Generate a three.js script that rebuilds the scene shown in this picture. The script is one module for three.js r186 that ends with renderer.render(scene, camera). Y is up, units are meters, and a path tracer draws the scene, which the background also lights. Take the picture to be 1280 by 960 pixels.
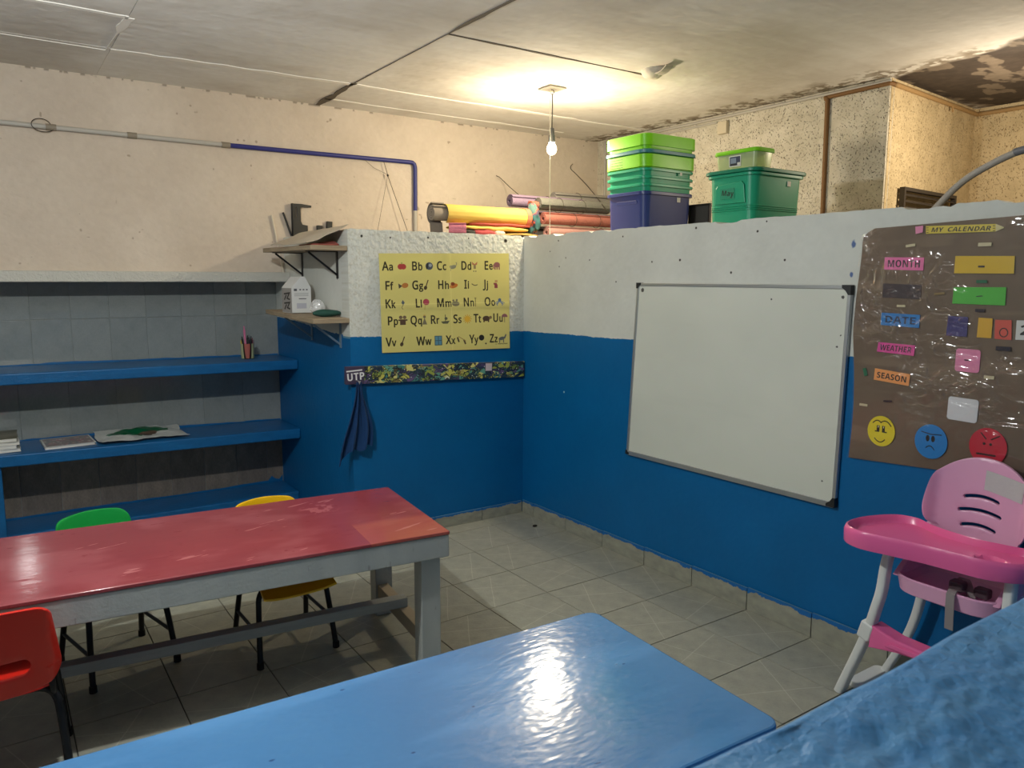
import * as THREE from 'three';
import { RoundedBoxGeometry } from 'three/addons/geometries/RoundedBoxGeometry.js';
import { mergeGeometries as mergeAll, mergeVertices, toCreasedNormals } from 'three/addons/utils/BufferGeometryUtils.js';
import { TessellateModifier } from 'three/addons/modifiers/TessellateModifier.js';
import { RectAreaLightUniformsLib } from 'three/addons/lights/RectAreaLightUniformsLib.js';

// ------------------------------------------------------------------ camera, exposure, lights
const scene = new THREE.Scene();
scene.background = new THREE.Color(0x000000);
const F = 955.5;
const camera = new THREE.PerspectiveCamera(2 * Math.atan(480 / F) * 180 / Math.PI, 1280 / 960, 0.05, 60);
{
  const yaw = 0.6003, pitch = 0.1370, roll = 0.00245;
  camera.position.set(-2.782, 1.5, 3.9375);
  camera.rotation.order = 'YXZ';
  camera.rotation.set(-pitch, -yaw, roll);
  camera.focus = 4.2;
  camera.userData.fStop = 11;
}
const renderer = new THREE.WebGLRenderer({ antialias: true });
renderer.toneMapping = THREE.LinearToneMapping;
renderer.toneMappingExposure = 0.50;
renderer.shadowMap.enabled = true;
RectAreaLightUniformsLib.init();
const LAMPS = {   // candela
  corner: { pos: [0.085, 2.277, 0.165], color: [1.0, 0.83, 0.58], power: 6.8 },
  near: { pos: [-2.64, 2.235, 1.68], color: [0.965, 1.0, 0.975], power: 14 },
  recess: { pos: [1.69, 2.24, 2.15], color: [1.0, 0.84, 0.62], power: 4.6 },
};

// ------------------------------------------------------------------ helpers
const mergeGeometries = (list) => mergeAll(list.map((g) => (g.index ? g.toNonIndexed() : g)));
const names = new Map();
function numbered(n) { const k = names.get(n) || 0; names.set(n, k + 1); return k ? `${n}_${String(k).padStart(3, '0')}` : n; }
function childName(parent, n) {
  const m = parent.userData_names || (Object.defineProperty(parent, 'userData_names', { value: new Map(), enumerable: false }), parent.userData_names);
  const k = m.get(n) || 0; m.set(n, k + 1); return k ? `${n}_${String(k).padStart(3, '0')}` : n;
}
function thing(name, label, category, [x, y, z] = [0, 0, 0], turn = 0, group) {
  const o = new THREE.Group(); o.name = numbered(name); scene.add(o);
  o.position.set(x, y, z); o.rotation.y = turn; o.userData = { label, category };
  if (group) o.userData.group = group;
  return o;
}
function struct(name) { const o = new THREE.Group(); o.name = numbered(name); o.userData.kind = 'structure'; scene.add(o); return o; }
function part(name, geo, m, parent, label) {
  const o = new THREE.Mesh(geo, m); o.name = childName(parent, name); o.castShadow = o.receiveShadow = true;
  if (label) o.userData.label = label;
  parent.add(o); return o;
}
function structMesh(name, geo, m) { const o = new THREE.Mesh(geo, m); o.name = numbered(name); o.userData.kind = 'structure'; o.castShadow = o.receiveShadow = true; scene.add(o); return o; }
function solo(name, geo, m, label, category, pos, group) {
  const o = new THREE.Mesh(geo, m); o.name = numbered(name); o.castShadow = o.receiveShadow = true; o.userData = { label, category };
  if (group) o.userData.group = group; if (pos) o.position.set(...pos); scene.add(o); return o;
}
let seed = 7;
function rnd() { seed = (seed * 1664525 + 1013904223) >>> 0; return seed / 4294967296; }
function rr(a, b) { return a + (b - a) * rnd(); }
function hash(ix, iy, s) { let h = Math.imul(ix, 374761393) ^ Math.imul(iy, 668265263) ^ Math.imul(s + 11, 974634541); h = Math.imul(h ^ (h >>> 13), 1274126177); h ^= h >>> 16; return (h >>> 0) / 4294967296; }
function vn(x, y, s = 0) {
  const ix = Math.floor(x), iy = Math.floor(y); let fx = x - ix, fy = y - iy; fx = fx * fx * (3 - 2 * fx); fy = fy * fy * (3 - 2 * fy);
  const a = hash(ix, iy, s), b = hash(ix + 1, iy, s), c = hash(ix, iy + 1, s), d = hash(ix + 1, iy + 1, s);
  return a + (b - a) * fx + (c - a) * fy + (a - b - c + d) * fx * fy;
}
function fbm(x, y, o = 4, s = 0) { let v = 0, a = 0.5, t = 0; for (let i = 0; i < o; i++) { v += a * vn(x, y, s + i * 17); t += a; x *= 2.03; y *= 2.03; a *= 0.5; } return v / t; }
const sstep = (a, b, x) => { const t = Math.min(1, Math.max(0, (x - a) / (b - a))); return t * t * (3 - 2 * t); };
const mix = (a, b, t) => a + (b - a) * t;
const mixc = (a, b, t) => [mix(a[0], b[0], t), mix(a[1], b[1], t), mix(a[2], b[2], t)];
const hexc = (h) => [(h >> 16) & 255, (h >> 8) & 255, h & 255];
function tex(w, h, fn, srgb = true) {   // fn(u, v) -> [r,g,b] 0..255 or a grey number
  const d = new Uint8Array(w * h * 4);
  for (let j = 0; j < h; j++) for (let i = 0; i < w; i++) {
    const c = fn((i + 0.5) / w, (j + 0.5) / h), k = (j * w + i) * 4;
    if (typeof c === 'number') d[k] = d[k + 1] = d[k + 2] = Math.max(0, Math.min(255, c));
    else for (let q = 0; q < 3; q++) d[k + q] = Math.max(0, Math.min(255, c[q]));
    d[k + 3] = 255;
  }
  const t = new THREE.DataTexture(d, w, h, THREE.RGBAFormat); t.magFilter = THREE.LinearFilter; t.minFilter = THREE.LinearMipmapLinearFilter; t.generateMipmaps = true;
  t.wrapS = t.wrapT = THREE.RepeatWrapping; if (srgb) t.colorSpace = THREE.SRGBColorSpace; t.needsUpdate = true; return t;
}
function canvasTex(w, h, draw) {
  const c = document.createElement('canvas'); c.width = w; c.height = h; const g = c.getContext('2d'); draw(g, w, h);
  const t = new THREE.CanvasTexture(c); t.colorSpace = THREE.SRGBColorSpace; return t;
}
function std(color, roughness = 0.6, extra = {}) { return new THREE.MeshStandardMaterial({ color, roughness, metalness: 0, ...extra }); }
function phys(color, roughness, extra = {}) { return new THREE.MeshPhysicalMaterial({ color, roughness, metalness: 0, ...extra }); }
function uvBy(geo, f) {
  const p = geo.attributes.position, n = geo.attributes.normal, uv = new Float32Array(p.count * 2);
  for (let i = 0; i < p.count; i++) { const r = f(p.getX(i), p.getY(i), p.getZ(i), n.getX(i), n.getY(i), n.getZ(i)); uv[2 * i] = r[0]; uv[2 * i + 1] = r[1]; }
  geo.setAttribute('uv', new THREE.BufferAttribute(uv, 2)); return geo;
}
function boxUV(geo, s = 1, ox = 0, oy = 0) {
  return uvBy(geo, (x, y, z, nx, ny, nz) => { const ax = Math.abs(nx), ay = Math.abs(ny), az = Math.abs(nz);
    if (ay >= ax && ay >= az) return [x * s + ox, z * s + oy]; if (ax >= az) return [z * s + ox, y * s + oy]; return [x * s + ox, y * s + oy]; });
}
function box(x0, x1, y0, y1, z0, z1, r = 0) {
  const w = x1 - x0, h = y1 - y0, d = z1 - z0;
  const g = r > 0 ? new RoundedBoxGeometry(w, h, d, 2, Math.min(r, w / 2.01, h / 2.01, d / 2.01)) : new THREE.BoxGeometry(w, h, d);
  g.translate((x0 + x1) / 2, (y0 + y1) / 2, (z0 + z1) / 2); return boxUV(g);
}
const V = (...a) => new THREE.Vector3(...a);
function bar(p, q, w, h, r = 0.002, up = V(0, 1, 0)) {   // box from p to q, w across, h along up
  p = V(...p); q = V(...q); const t = q.clone().sub(p), L = t.length(); t.normalize();
  let u = up.clone().sub(t.clone().multiplyScalar(up.dot(t))); if (u.lengthSq() < 1e-6) u = V(1, 0, 0).sub(t.clone().multiplyScalar(t.x)); u.normalize();
  const s = t.clone().cross(u);
  const g = r > 0 ? new RoundedBoxGeometry(L, h, w, 2, Math.min(r, w / 2.01, h / 2.01)) : new THREE.BoxGeometry(L, h, w);
  g.applyMatrix4(new THREE.Matrix4().makeBasis(t, u, s)); const c = p.add(q).multiplyScalar(0.5); g.translate(c.x, c.y, c.z); return g;
}
function tube(pts, r, seg = 24, rad = 8, tension = 0.5) {
  const c = new THREE.CatmullRomCurve3(pts.map((p) => V(...p)), false, 'catmullrom', tension);
  const g = new THREE.TubeGeometry(c, seg, r, rad), caps = [];
  for (const t of [0, 1]) { const s = new THREE.SphereGeometry(r, rad, 6); const p = c.getPoint(t); s.translate(p.x, p.y, p.z); caps.push(s); }
  return mergeGeometries([g, ...caps]);
}
function poly(pts, r, rad = 8) {   // straight segments with round joints
  const gs = [];
  for (let i = 0; i < pts.length; i++) { const s = new THREE.SphereGeometry(r, rad, 6); s.translate(...pts[i]); gs.push(s);
    if (i) { const a = V(...pts[i - 1]), b = V(...pts[i]), L = a.distanceTo(b), g = new THREE.CylinderGeometry(r, r, L, rad); g.applyQuaternion(new THREE.Quaternion().setFromUnitVectors(V(0, 1, 0), b.clone().sub(a).normalize())); a.add(b).multiplyScalar(0.5); g.translate(a.x, a.y, a.z); gs.push(g); } }
  return mergeGeometries(gs);
}
function sweep(pts, n, prof, ref) {   // prof(t) -> closed list of [a, b] in (side, up) frame
  const c = new THREE.CatmullRomCurve3(pts.map((p) => V(...p)), false, 'catmullrom', 0.5), pos = [], idx = []; let m = 0;
  for (let i = 0; i <= n; i++) {
    const t = i / n, P = c.getPoint(t), T = c.getTangent(t), S = V(...ref).cross(T).normalize(), U = T.clone().cross(S), pr = prof(t); m = pr.length;
    for (const [a, b] of pr) pos.push(P.x + S.x * a + U.x * b, P.y + S.y * a + U.y * b, P.z + S.z * a + U.z * b);
  }
  for (let i = 0; i < n; i++) for (let k = 0; k < m; k++) { const a = i * m + k, b = i * m + (k + 1) % m; idx.push(a, b, a + m, b, b + m, a + m); }
  for (let k = 1; k < m - 1; k++) { idx.push(0, k + 1, k); const o = n * m; idx.push(o, o + k, o + k + 1); }
  return finish(pos, idx);
}
function finish(pos, idx, crease = 0.7) {
  let g = new THREE.BufferGeometry(); g.setAttribute('position', new THREE.Float32BufferAttribute(pos, 3)); g.setIndex(idx);
  g = toCreasedNormals(g, crease); return uvBy(g, (x, y, z) => [x + z, y]);
}
const rrect = (w, h, r, n = 4) => { const o = []; for (const [cx, cy, a0] of [[w / 2 - r, h / 2 - r, 0], [-w / 2 + r, h / 2 - r, 1], [-w / 2 + r, -h / 2 + r, 2], [w / 2 - r, -h / 2 + r, 3]]) for (let i = 0; i <= n; i++) { const a = (a0 + i / n) * Math.PI / 2; o.push([cx + r * Math.cos(a), cy + r * Math.sin(a)]); } return o; };
function shell(nu, nv, f, th, uvf) {   // sheet f(u,v)->[x,y,z] given thickness along its normal
  const P = [], N = []; const e = 1e-3;
  for (let j = 0; j <= nv; j++) for (let i = 0; i <= nu; i++) {
    const u = i / nu, v = j / nv, p = V(...f(u, v)), du = V(...f(Math.min(1, u + e), v)).sub(V(...f(Math.max(0, u - e), v))), dv = V(...f(u, Math.min(1, v + e))).sub(V(...f(u, Math.max(0, v - e))));
    P.push(p); N.push(du.cross(dv).normalize());
  }
  const pos = [], uv = [], idx = [], M = P.length, w = nu + 1;
  for (const s of [0.5, -0.5]) for (let k = 0; k < M; k++) { const p = P[k], n = N[k]; pos.push(p.x + n.x * th * s, p.y + n.y * th * s, p.z + n.z * th * s); uv.push((k % w) / nu, Math.floor(k / w) / nv); }
  for (let j = 0; j < nv; j++) for (let i = 0; i < nu; i++) { const a = j * w + i; idx.push(a, a + 1, a + w, a + 1, a + w + 1, a + w); idx.push(M + a, M + a + w, M + a + 1, M + a + 1, M + a + w, M + a + w + 1); }
  const edge = (a, b) => idx.push(a, M + a, b, b, M + a, M + b);
  for (let i = 0; i < nu; i++) { edge(i, i + 1); const o = nv * w; edge(o + i + 1, o + i); }
  for (let j = 0; j < nv; j++) { edge((j + 1) * w, j * w); edge(j * w + nu, (j + 1) * w + nu); }
  let g = new THREE.BufferGeometry(); g.setAttribute('position', new THREE.Float32BufferAttribute(pos, 3)); g.setAttribute('uv', new THREE.Float32BufferAttribute(uv, 2)); g.setIndex(idx);
  g = toCreasedNormals(g, 0.8); return g;
}
function rshape(w, h, r, cx = 0, cy = 0, cls = THREE.Shape) {
  const s = new cls(), x0 = cx - w / 2, x1 = cx + w / 2, y0 = cy - h / 2, y1 = cy + h / 2;
  s.moveTo(x0 + r, y0); s.lineTo(x1 - r, y0); s.absarc(x1 - r, y0 + r, r, -Math.PI / 2, 0, false); s.lineTo(x1, y1 - r); s.absarc(x1 - r, y1 - r, r, 0, Math.PI / 2, false);
  s.lineTo(x0 + r, y1); s.absarc(x0 + r, y1 - r, r, Math.PI / 2, Math.PI, false); s.lineTo(x0, y0 + r); s.absarc(x0 + r, y0 + r, r, Math.PI, 1.5 * Math.PI, false); return s;
}
function ptsShape(p) { const s = new THREE.Shape(); p.forEach(([x, y], i) => (i ? s.lineTo(x, y) : s.moveTo(x, y))); s.closePath(); return s; }
function extr(shape, depth, bevel = 0, seg = 12) { return new THREE.ExtrudeGeometry(shape, { depth, bevelEnabled: bevel > 0, bevelThickness: bevel, bevelSize: bevel, bevelOffset: -bevel, bevelSegments: 2, curveSegments: seg }); }
function bentPlate(shape, depth, bevel, maxEdge, bend, seg = 14) {
  let g = extr(shape, depth, bevel, seg); g.deleteAttribute('uv'); g.deleteAttribute('normal'); g = g.index ? g.toNonIndexed() : g;
  g = new TessellateModifier(maxEdge, 7).modify(g);
  const p = g.attributes.position; for (let i = 0; i < p.count; i++) { const q = bend(p.getX(i), p.getY(i), p.getZ(i)); p.setXYZ(i, q[0], q[1], q[2]); }
  g.deleteAttribute('normal'); g = toCreasedNormals(mergeVertices(g, 1e-5), 0.7); return uvBy(g, (x, y, z) => [x, y]);
}
function loft(rings, n = 6, close = true) {   // rounded-rectangle rings {w,d,r,y}, stacked; caps on first and last
  const pos = [], idx = []; let m = 0;
  for (const R of rings) { const pr = rrect(R.w, R.d, R.r, n); m = pr.length; for (const [x, z] of pr) pos.push(x + (R.x || 0), R.y, -z + (R.z || 0)); }
  for (let i = 0; i < rings.length - 1; i++) for (let k = 0; k < m; k++) { const a = i * m + k, b = i * m + (k + 1) % m; idx.push(a, b, a + m, b, b + m, a + m); }
  if (close) { const o = (rings.length - 1) * m; for (let k = 1; k < m - 1; k++) { idx.push(0, k + 1, k); idx.push(o, o + k, o + k + 1); } }
  return finish(pos, idx, 0.5);
}
const onX = (g, x) => { g.applyMatrix4(new THREE.Matrix4().makeBasis(V(0, 0, 1), V(0, 1, 0), V(-1, 0, 0))); g.translate(x, 0, 0); return g; };  // shape (z, y), depth towards -x, starting at x

// ------------------------------------------------------------------ materials
const BLUE = hexc(0x0265a2), WHITE = hexc(0xd9dbd4), CREAM = hexc(0xd9ccbd);
const fineBump = tex(512, 512, (u, v) => 255 * fbm(u * 40, v * 40, 4, 3), false);
const waveBump = tex(512, 512, (u, v) => 255 * (0.6 * fbm(u * 9, v * 26, 3, 5) + 0.4 * fbm(u * 30, v * 60, 3, 9)), false);
const rippleBump = tex(1024, 512, (u, v) => 255 * (0.75 * fbm(u * 90, v * 58, 2, 7) + 0.25 * fbm(u * 30, v * 14, 2, 12)), false);
const rep = (t, a, b) => { const c = t.clone(); c.repeat.set(a, b ?? a); c.needsUpdate = true; return c; };
const M = {
  blackSteel: std('#15171c', 0.45, { metalness: 0.3 }), blackPlastic: std('#1b1d20', 0.5), wire: std('#3a332c', 0.5, { metalness: 0.5 }),
  greyPaint: std('#b9bcb6', 0.5, { bumpMap: rep(fineBump, 2), bumpScale: 0.0015 }), greyPlaint: 0,
  alu: std('#b9bdbf', 0.35, { metalness: 0.75 }), wood: null,
  lime: phys('#7fd416', 0.35), teal: phys('#1fa07a', 0.35), tealDark: phys('#138062', 0.35), navy: phys('#2b3a78', 0.35), slateLid: phys('#3f7f8c', 0.35),
  white: std('#e4e4df', 0.5), paper: std('#e6e3da', 0.8), rubber: std('#0d0d0f', 0.8),
  pinkLight: phys('#e6aacb', 0.3), pinkHot: phys('#ec69a3', 0.25), whitePlastic: phys('#dfe0dd', 0.35),
};
delete M.greyPlaint;
M.bluePaint = std(0xffffff, 0.42, { map: tex(512, 512, (u, v) => { const n = fbm(u * 10, v * 10, 4, 21); return mixc(hexc(0x04588f), hexc(0x0768a6), n); }), bumpMap: rep(fineBump, 2), bumpScale: 0.0015 });
M.wood = std(0xffffff, 0.75, { map: tex(256, 256, (u, v) => { const g = fbm(u * 3 + fbm(u * 4, v * 30, 2, 4), v * 40, 3, 2); return mixc(hexc(0xb5a488), hexc(0x80705b), g); }) });
const stuccoMap = (base, dark, s) => tex(1024, 1024, (u, v) => {
  const n = fbm(u * 12, v * 12, 4, s), f = fbm(u * 190, v * 140, 2, s + 3), big = fbm(u * 3, v * 3, 2, s + 9);
  let c = mixc(base, [base[0] * 0.84, base[1] * 0.83, base[2] * 0.8], n);
  const k = sstep(0.80 - 0.08 * big, 0.90, f); return mixc(c, dark, k * 0.85);
});
const stuccoBump = tex(1024, 1024, (u, v) => 255 * (1 - sstep(0.66, 0.85, fbm(u * 190, v * 140, 2, 33))) * (0.6 + 0.4 * fbm(u * 60, v * 60, 3, 6)), false);
M.stucco = std(0xffffff, 0.9, { map: stuccoMap(hexc(0xddd7c8), hexc(0x3a3129), 30), bumpMap: stuccoBump, bumpScale: 0.006 });
M.stuccoPeach = std(0xffffff, 0.9, { map: stuccoMap(hexc(0xe2cda4), hexc(0x8a6a44), 30), bumpMap: stuccoBump, bumpScale: 0.006 });
M.pipeBrown = std('#7d5a34', 0.7); M.pipeTan = std('#a8875a', 0.7); M.conduitGrey = std('#b6b2aa', 0.5); M.conduitBlue = std('#2a2f78', 0.45);

// ------------------------------------------------------------------ floor, tile by tile
const T = 0.333, JZ = 1.131, JX = -0.3186;
{
  const floor = struct('floor');
  part('grout_bed', box(-4.2, 2.9, -0.12, -0.004, -1.4, 5.2), std('#4b4a43', 0.9), floor);
  const tileTex = (s) => tex(384, 384, (u, v) => {
    const n = fbm(u * 8, v * 8, 4, s), f = fbm(u * 60, v * 60, 2, s + 5); let c = mixc(hexc(0xa8a797), hexc(0x8a8b80), n * 0.8 + f * 0.3);
    const wob = 0.02 * (fbm(u * 4, v * 4, 2, s + 8) - 0.5);
    for (const [a, b, c0] of (s % 2 ? [[1, 0.55, 0.9], [0.45, -1, -0.35]] : [[1, -0.35, 0.42], [0.3, 1, 0.75]])) { const d = Math.abs((a * u + b * v - c0 + wob) / Math.hypot(a, b)); c = mixc(c, hexc(0xcfcdbf), 0.45 * (1 - sstep(0.002, 0.008, d))); }
    return c;
  });
  const mats = [1, 2, 3].map((s) => std(0xffffff, 0.36, { map: tileTex(s), bumpMap: fineBump, bumpScale: 0.0006 }));
  const g = new RoundedBoxGeometry(T - 0.004, 0.012, T - 0.004, 1, 0.0015); boxUV(g, 1 / T, 0.5, 0.5);
  const gEdge = new RoundedBoxGeometry(0.3186 - 0.004, 0.012, T - 0.004, 1, 0.0015); boxUV(gEdge, 1 / T, 0.5, 0.5);
  for (let k = -8; k < 13; k++) for (let i = 0; i < 12; i++) {
    const z = JZ + (k + 0.5) * T, x = i === 0 ? -0.1593 : JX - (i - 0.5) * T;
    if (z > 4.0 || (x > -1.1 && z < -0.1) || (x < -1.2 && z < -1.2)) continue;
    const m = part('tile', i ? g : gEdge, mats[(k * 5 + i * 7 + 80) % 3], floor); m.position.set(x, -0.006 + rr(-0.0006, 0.0003), z); m.rotation.y = ((k + i) % 2 + 2) % 2 * (i ? Math.PI : 0);
  }
}

// ------------------------------------------------------------------ ceiling: cast panels with ragged plaster seams
{
  const X0 = -4.3, X1 = 2.9, Z0 = -1.4, Z1 = 5.3;
  const cmap = tex(2048, 2048, (u, v) => {
    const x = mix(X0, X1, u), z = mix(Z0, Z1, v), n = fbm(x * 1.6, z * 1.6, 4, 40), f = fbm(x * 3, z * 26, 3, 44), g = fbm(x * 30, z * 30, 3, 48);
    let c = mixc(hexc(0xe2dfd9), hexc(0xc4bdb3), sstep(0.35, 0.75, n) * 0.8 + (f - 0.5) * 0.35 + (g - 0.5) * 0.25);
    const px = -2.782 + (x + 2.782) / 1.0266, pz = 3.9375 - (3.9375 - z) / 1.0266;   // soot in the far right corner
    const line = (px - 1.40) + (pz - 1.45) * 0.27 + (fbm(x * 5, z * 5, 3, 52) - 0.5) * 0.22, soot = sstep(-0.03, 0.05, line) * sstep(1.38, 1.5, pz + (fbm(x * 8, z * 8, 3, 55) - 0.5) * 0.2);
    const patch = sstep(0.56, 0.64, fbm(x * 6, z * 12, 4, 57)) * 0.8;
    const sc = mixc(hexc(0x3a3029), hexc(0x7c6f60), patch + 0.3 * (g - 0.3)); c = mixc(c, sc, soot);
    const edge = sstep(1.28, 1.42, x + (fbm(x * 9, z * 9, 3, 59) - 0.5) * 0.22) * (1 - soot); c = mixc(c, hexc(0x6d604e), edge * 0.75 * sstep(0.42, 0.55, g));
    return c;
  });
  const cbump = tex(1024, 1024, (u, v) => 255 * (0.5 * fbm(u * 20, v * 60, 4, 60) + 0.5 * fbm(u * 160, v * 160, 2, 64)), false);
  const cm = std(0xffffff, 0.85, { map: cmap, bumpMap: cbump, bumpScale: 0.006 });
  const ceil = struct('ceiling');
  part('slab', box(X0, X1, 2.6245, 2.78, Z0, Z1), std('#5c564d', 0.9), ceil);
  const HC = 2.62, gap = 0.0025;
  const pan = (x0, x1, z0, z1, dy = 0) => {
    const g = new THREE.BoxGeometry(x1 - x0 - gap, 0.026, z1 - z0 - gap); g.translate((x0 + x1) / 2, HC + 0.013 + dy, (z0 + z1) / 2);
    part('panel', uvBy(g, (x, y, z) => [(x - X0) / (X1 - X0), (z - Z0) / (Z1 - Z0)]), cm, ceil);
  };
  for (const [z0, z1, d] of [[-1.3, -0.45, 0], [-0.45, 0.107, 0.002], [0.107, 2.2, 0], [2.2, 5.2, 0]]) pan(-4.2, -2.18, z0, z1, d);
  for (const [z0, z1, d] of [[-1.3, -0.45, 0.002], [-0.45, 2.0, 0], [2.0, 5.2, 0.001]]) pan(-2.18, -0.93, z0, z1, d);
  for (const [z0, z1, d] of [[-1.3, -0.87, 0.001], [-0.87, -0.45, 0], [-0.45, 0.70, 0.002], [0.70, 2.4, 0], [2.4, 5.2, 0]]) pan(-0.93, 1.46, z0, z1, d);
  pan(1.46, 2.85, -1.3, 5.2, 0.004);
  const ridge = (x0, z0, x1, z1, w, s, m) => {   // ragged strip of plaster squeezed out of a joint
    const L = Math.hypot(x1 - x0, z1 - z0), n = Math.ceil(L / 0.02), dx = (x1 - x0) / L, dz = (z1 - z0) / L, a = [], b = [];
    for (let i = 0; i <= n; i++) { w *= i ? 1 : 1.9; const t = i * L / n, on = Math.max(0.08, sstep(0.3, 0.6, fbm(t * 2.2, s, 3, 70))); const wa = w * on * (0.4 + fbm(t * 9, s + 3, 3, 71)), wb = w * on * (0.3 + fbm(t * 12, s + 7, 3, 72)); a.push([t, wa]); b.push([t, -wb]); }
    const g = extr(ptsShape([...b, ...a.reverse()]), 0.005, 0); const mm = new THREE.Matrix4().makeBasis(V(dx, 0, dz), V(-dz, 0, dx), V(0, -1, 0)); g.applyMatrix4(mm); g.translate(x0, HC + 0.0015, z0); g.computeVertexNormals();
    part('plaster_seam', g, m, ceil);
  };
  const pw = std('#eeeae2', 0.9), pd = std('#5e5549', 0.9);
  ridge(-4.1, -0.44, -2.2, -0.49, 0.012, 1, pw); ridge(-2.18, -0.48, -0.93, -0.43, 0.016, 2, pw); ridge(-0.93, -0.43, 1.4, -0.47, 0.011, 3, pw);
  ridge(-2.18, 0.10, -2.2, -0.48, 0.011, 4, pw); ridge(-4.1, 0.107, -2.18, 0.107, 0.010, 5, pw); ridge(-0.93, -0.86, 1.0, -0.89, 0.010, 6, pw);
  ridge(-0.90, -1.06, -0.93, -0.40, 0.016, 7, pd); ridge(-0.93, -0.40, -0.93, 1.9, 0.007, 8, pd); ridge(-0.93, 0.70, 0.4, 0.70, 0.005, 9, pd);
}

// ------------------------------------------------------------------ walls
function jag(a0, a1, y, amp, s, step = 0.025) { const o = []; const n = Math.ceil((a1 - a0) / step); for (let i = 0; i <= n; i++) { const t = a0 + (a1 - a0) * i / n; const chip = sstep(0.62, 0.75, fbm(t * 9, s, 3, 80)); o.push([t, y - amp * chip - amp * 0.35 * vn(t * 30, s, 81)]); } return o; }
function paintedWall(geo, a0, a1, aOf, lineY, opts) {   // white above, blue below a brushed line; a = coordinate along the wall
  const { tw = 1024, marks = [], rough = 0, s = 1, H = 1.78 } = opts;
  const map = tex(tw, 1024, (u, v) => {
    const a = mix(a0, a1, u), y = v * H, n = fbm(a * 5, y * 5, 4, s), f = fbm(a * 50, y * 50, 2, s + 6);
    const ly = lineY(a) + 0.010 * (fbm(a * 4, 1, 3, s + 2) - 0.5) + 0.006 * (fbm(a * 40, y * 20, 2, s + 3) - 0.5);
    let c = y < ly ? mixc([BLUE[0] * 0.94, BLUE[1] * 0.93, BLUE[2] * 0.93], BLUE, n + 0.3 * (f - 0.5)) : mixc([WHITE[0] * 0.93, WHITE[1] * 0.93, WHITE[2] * 0.93], WHITE, n + 0.3 * (f - 0.5));
    if (rough && y > ly) c = mixc(c, [c[0] * 0.95, c[1] * 0.94, c[2] * 0.92], sstep(0.5, 0.75, fbm(a * 110, y * 110, 2, s + 8)));
    for (const [ma, my, mr, kind] of marks) { const d = Math.hypot(a - ma, (y - my) * (kind === 2 ? 0.6 : 1)); if (d < mr * 2) c = mixc(c, kind === 1 ? hexc(0xd8dde0) : kind === 2 ? hexc(0x5b6f9c) : hexc(0x2e2a26), 1 - sstep(mr * 0.5, mr, d + mr * 0.5 * (fbm(a * 90, y * 90, 2, 5) - 0.5))); }
    return c;
  });
  const roughMap = tex(256, 256, (u, v) => { const y = v * H, a = mix(a0, a1, u); return y < lineY(a) ? 125 : 190; }, false);
  const bump = tex(1024, 512, (u, v) => { const a = mix(a0, a1, u), y = v * H; const big = fbm(a * 6, y * 6, 3, s + 30), fine = fbm(a * 55, y * 55, 3, s + 33); const k = rough * sstep(lineY(a) - 0.1, lineY(a) + 0.15, y); return 255 * (0.35 * big + (0.12 + 0.5 * k) * fine); }, false);
  uvBy(geo, (x, y, z) => [(aOf(x, y, z) - a0) / (a1 - a0), y / H]);
  return new THREE.MeshPhysicalMaterial({ color: 0xffffff, map, roughness: 1, specularIntensity: 0.6, roughnessMap: roughMap, bumpMap: bump, bumpScale: 0.007 });
}
{ // long partition on the right
  const g = onX(extr(ptsShape([[0, -0.1], [3.53, -0.1], ...jag(0, 3.53, 1.763, 0.012, 4).reverse()]), 0.10), 0.10);
  const marks = [[0.419, 0.836, 0.008, 1], [1.403, 1.738, 0.008, 0], [1.755, 1.706, 0.007, 0], [1.308, 1.591, 0.008, 0], [2.207, 1.636, 0.011, 2], [2.205, 1.519, 0.008, 2], [0.854, 1.485, 0.006, 0], [0.633, 1.603, 0.006, 0], [1.119, 1.586, 0.006, 0], [0.42, 1.62, 0.005, 0], [0.35, 1.72, 0.006, 0], [0.36, 1.57, 0.005, 0], [0.9, 1.72, 0.005, 0], [1.9, 1.58, 0.006, 0], [1.62, 1.53, 0.007, 0], [0.27, 1.66, 0.004, 0], [1.8, 1.745, 0.005, 0]];
  structMesh('wall_right', g, paintedWall(g, 0, 3.53, (x, y, z) => z, (a) => 1.172 + 0.0115 * a, { tw: 2048, marks, s: 100 }));
}
{ // short partition with the alphabet
  const g = extr(ptsShape([[-1.158, -0.1], [0.1, -0.1], ...jag(-1.158, 0.1, 1.767, 0.022, 9).reverse()]), 0.10); g.translate(0, 0, -0.10);
  const marks = [[-1.077, 1.727, 0.010, 0], [-0.671, 1.731, 0.007, 0], [-0.136, 1.729, 0.013, 0], [-0.906, 1.724, 0.005, 0], [-0.4, 1.735, 0.005, 0]];
  structMesh('wall_middle', g, paintedWall(g, -1.158, 0.1, (x) => x, (a) => 1.171 - 0.008 * a, { marks, rough: 1, s: 120 }));
}
{ // its return towards the back wall
  const g = onX(extr(ptsShape([[-1.30, -0.1], [-0.1, -0.1], ...jag(-1.30, -0.1, 1.763, 0.015, 14).reverse()]), 0.10), -1.058);
  structMesh('wall_return', g, paintedWall(g, -1.30, 0, (x, y, z) => z, (a) => 1.183 - 0.047 * a, { tw: 512, marks: [[-0.16, 1.497, 0.006, 0]], s: 140 }));
}
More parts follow.
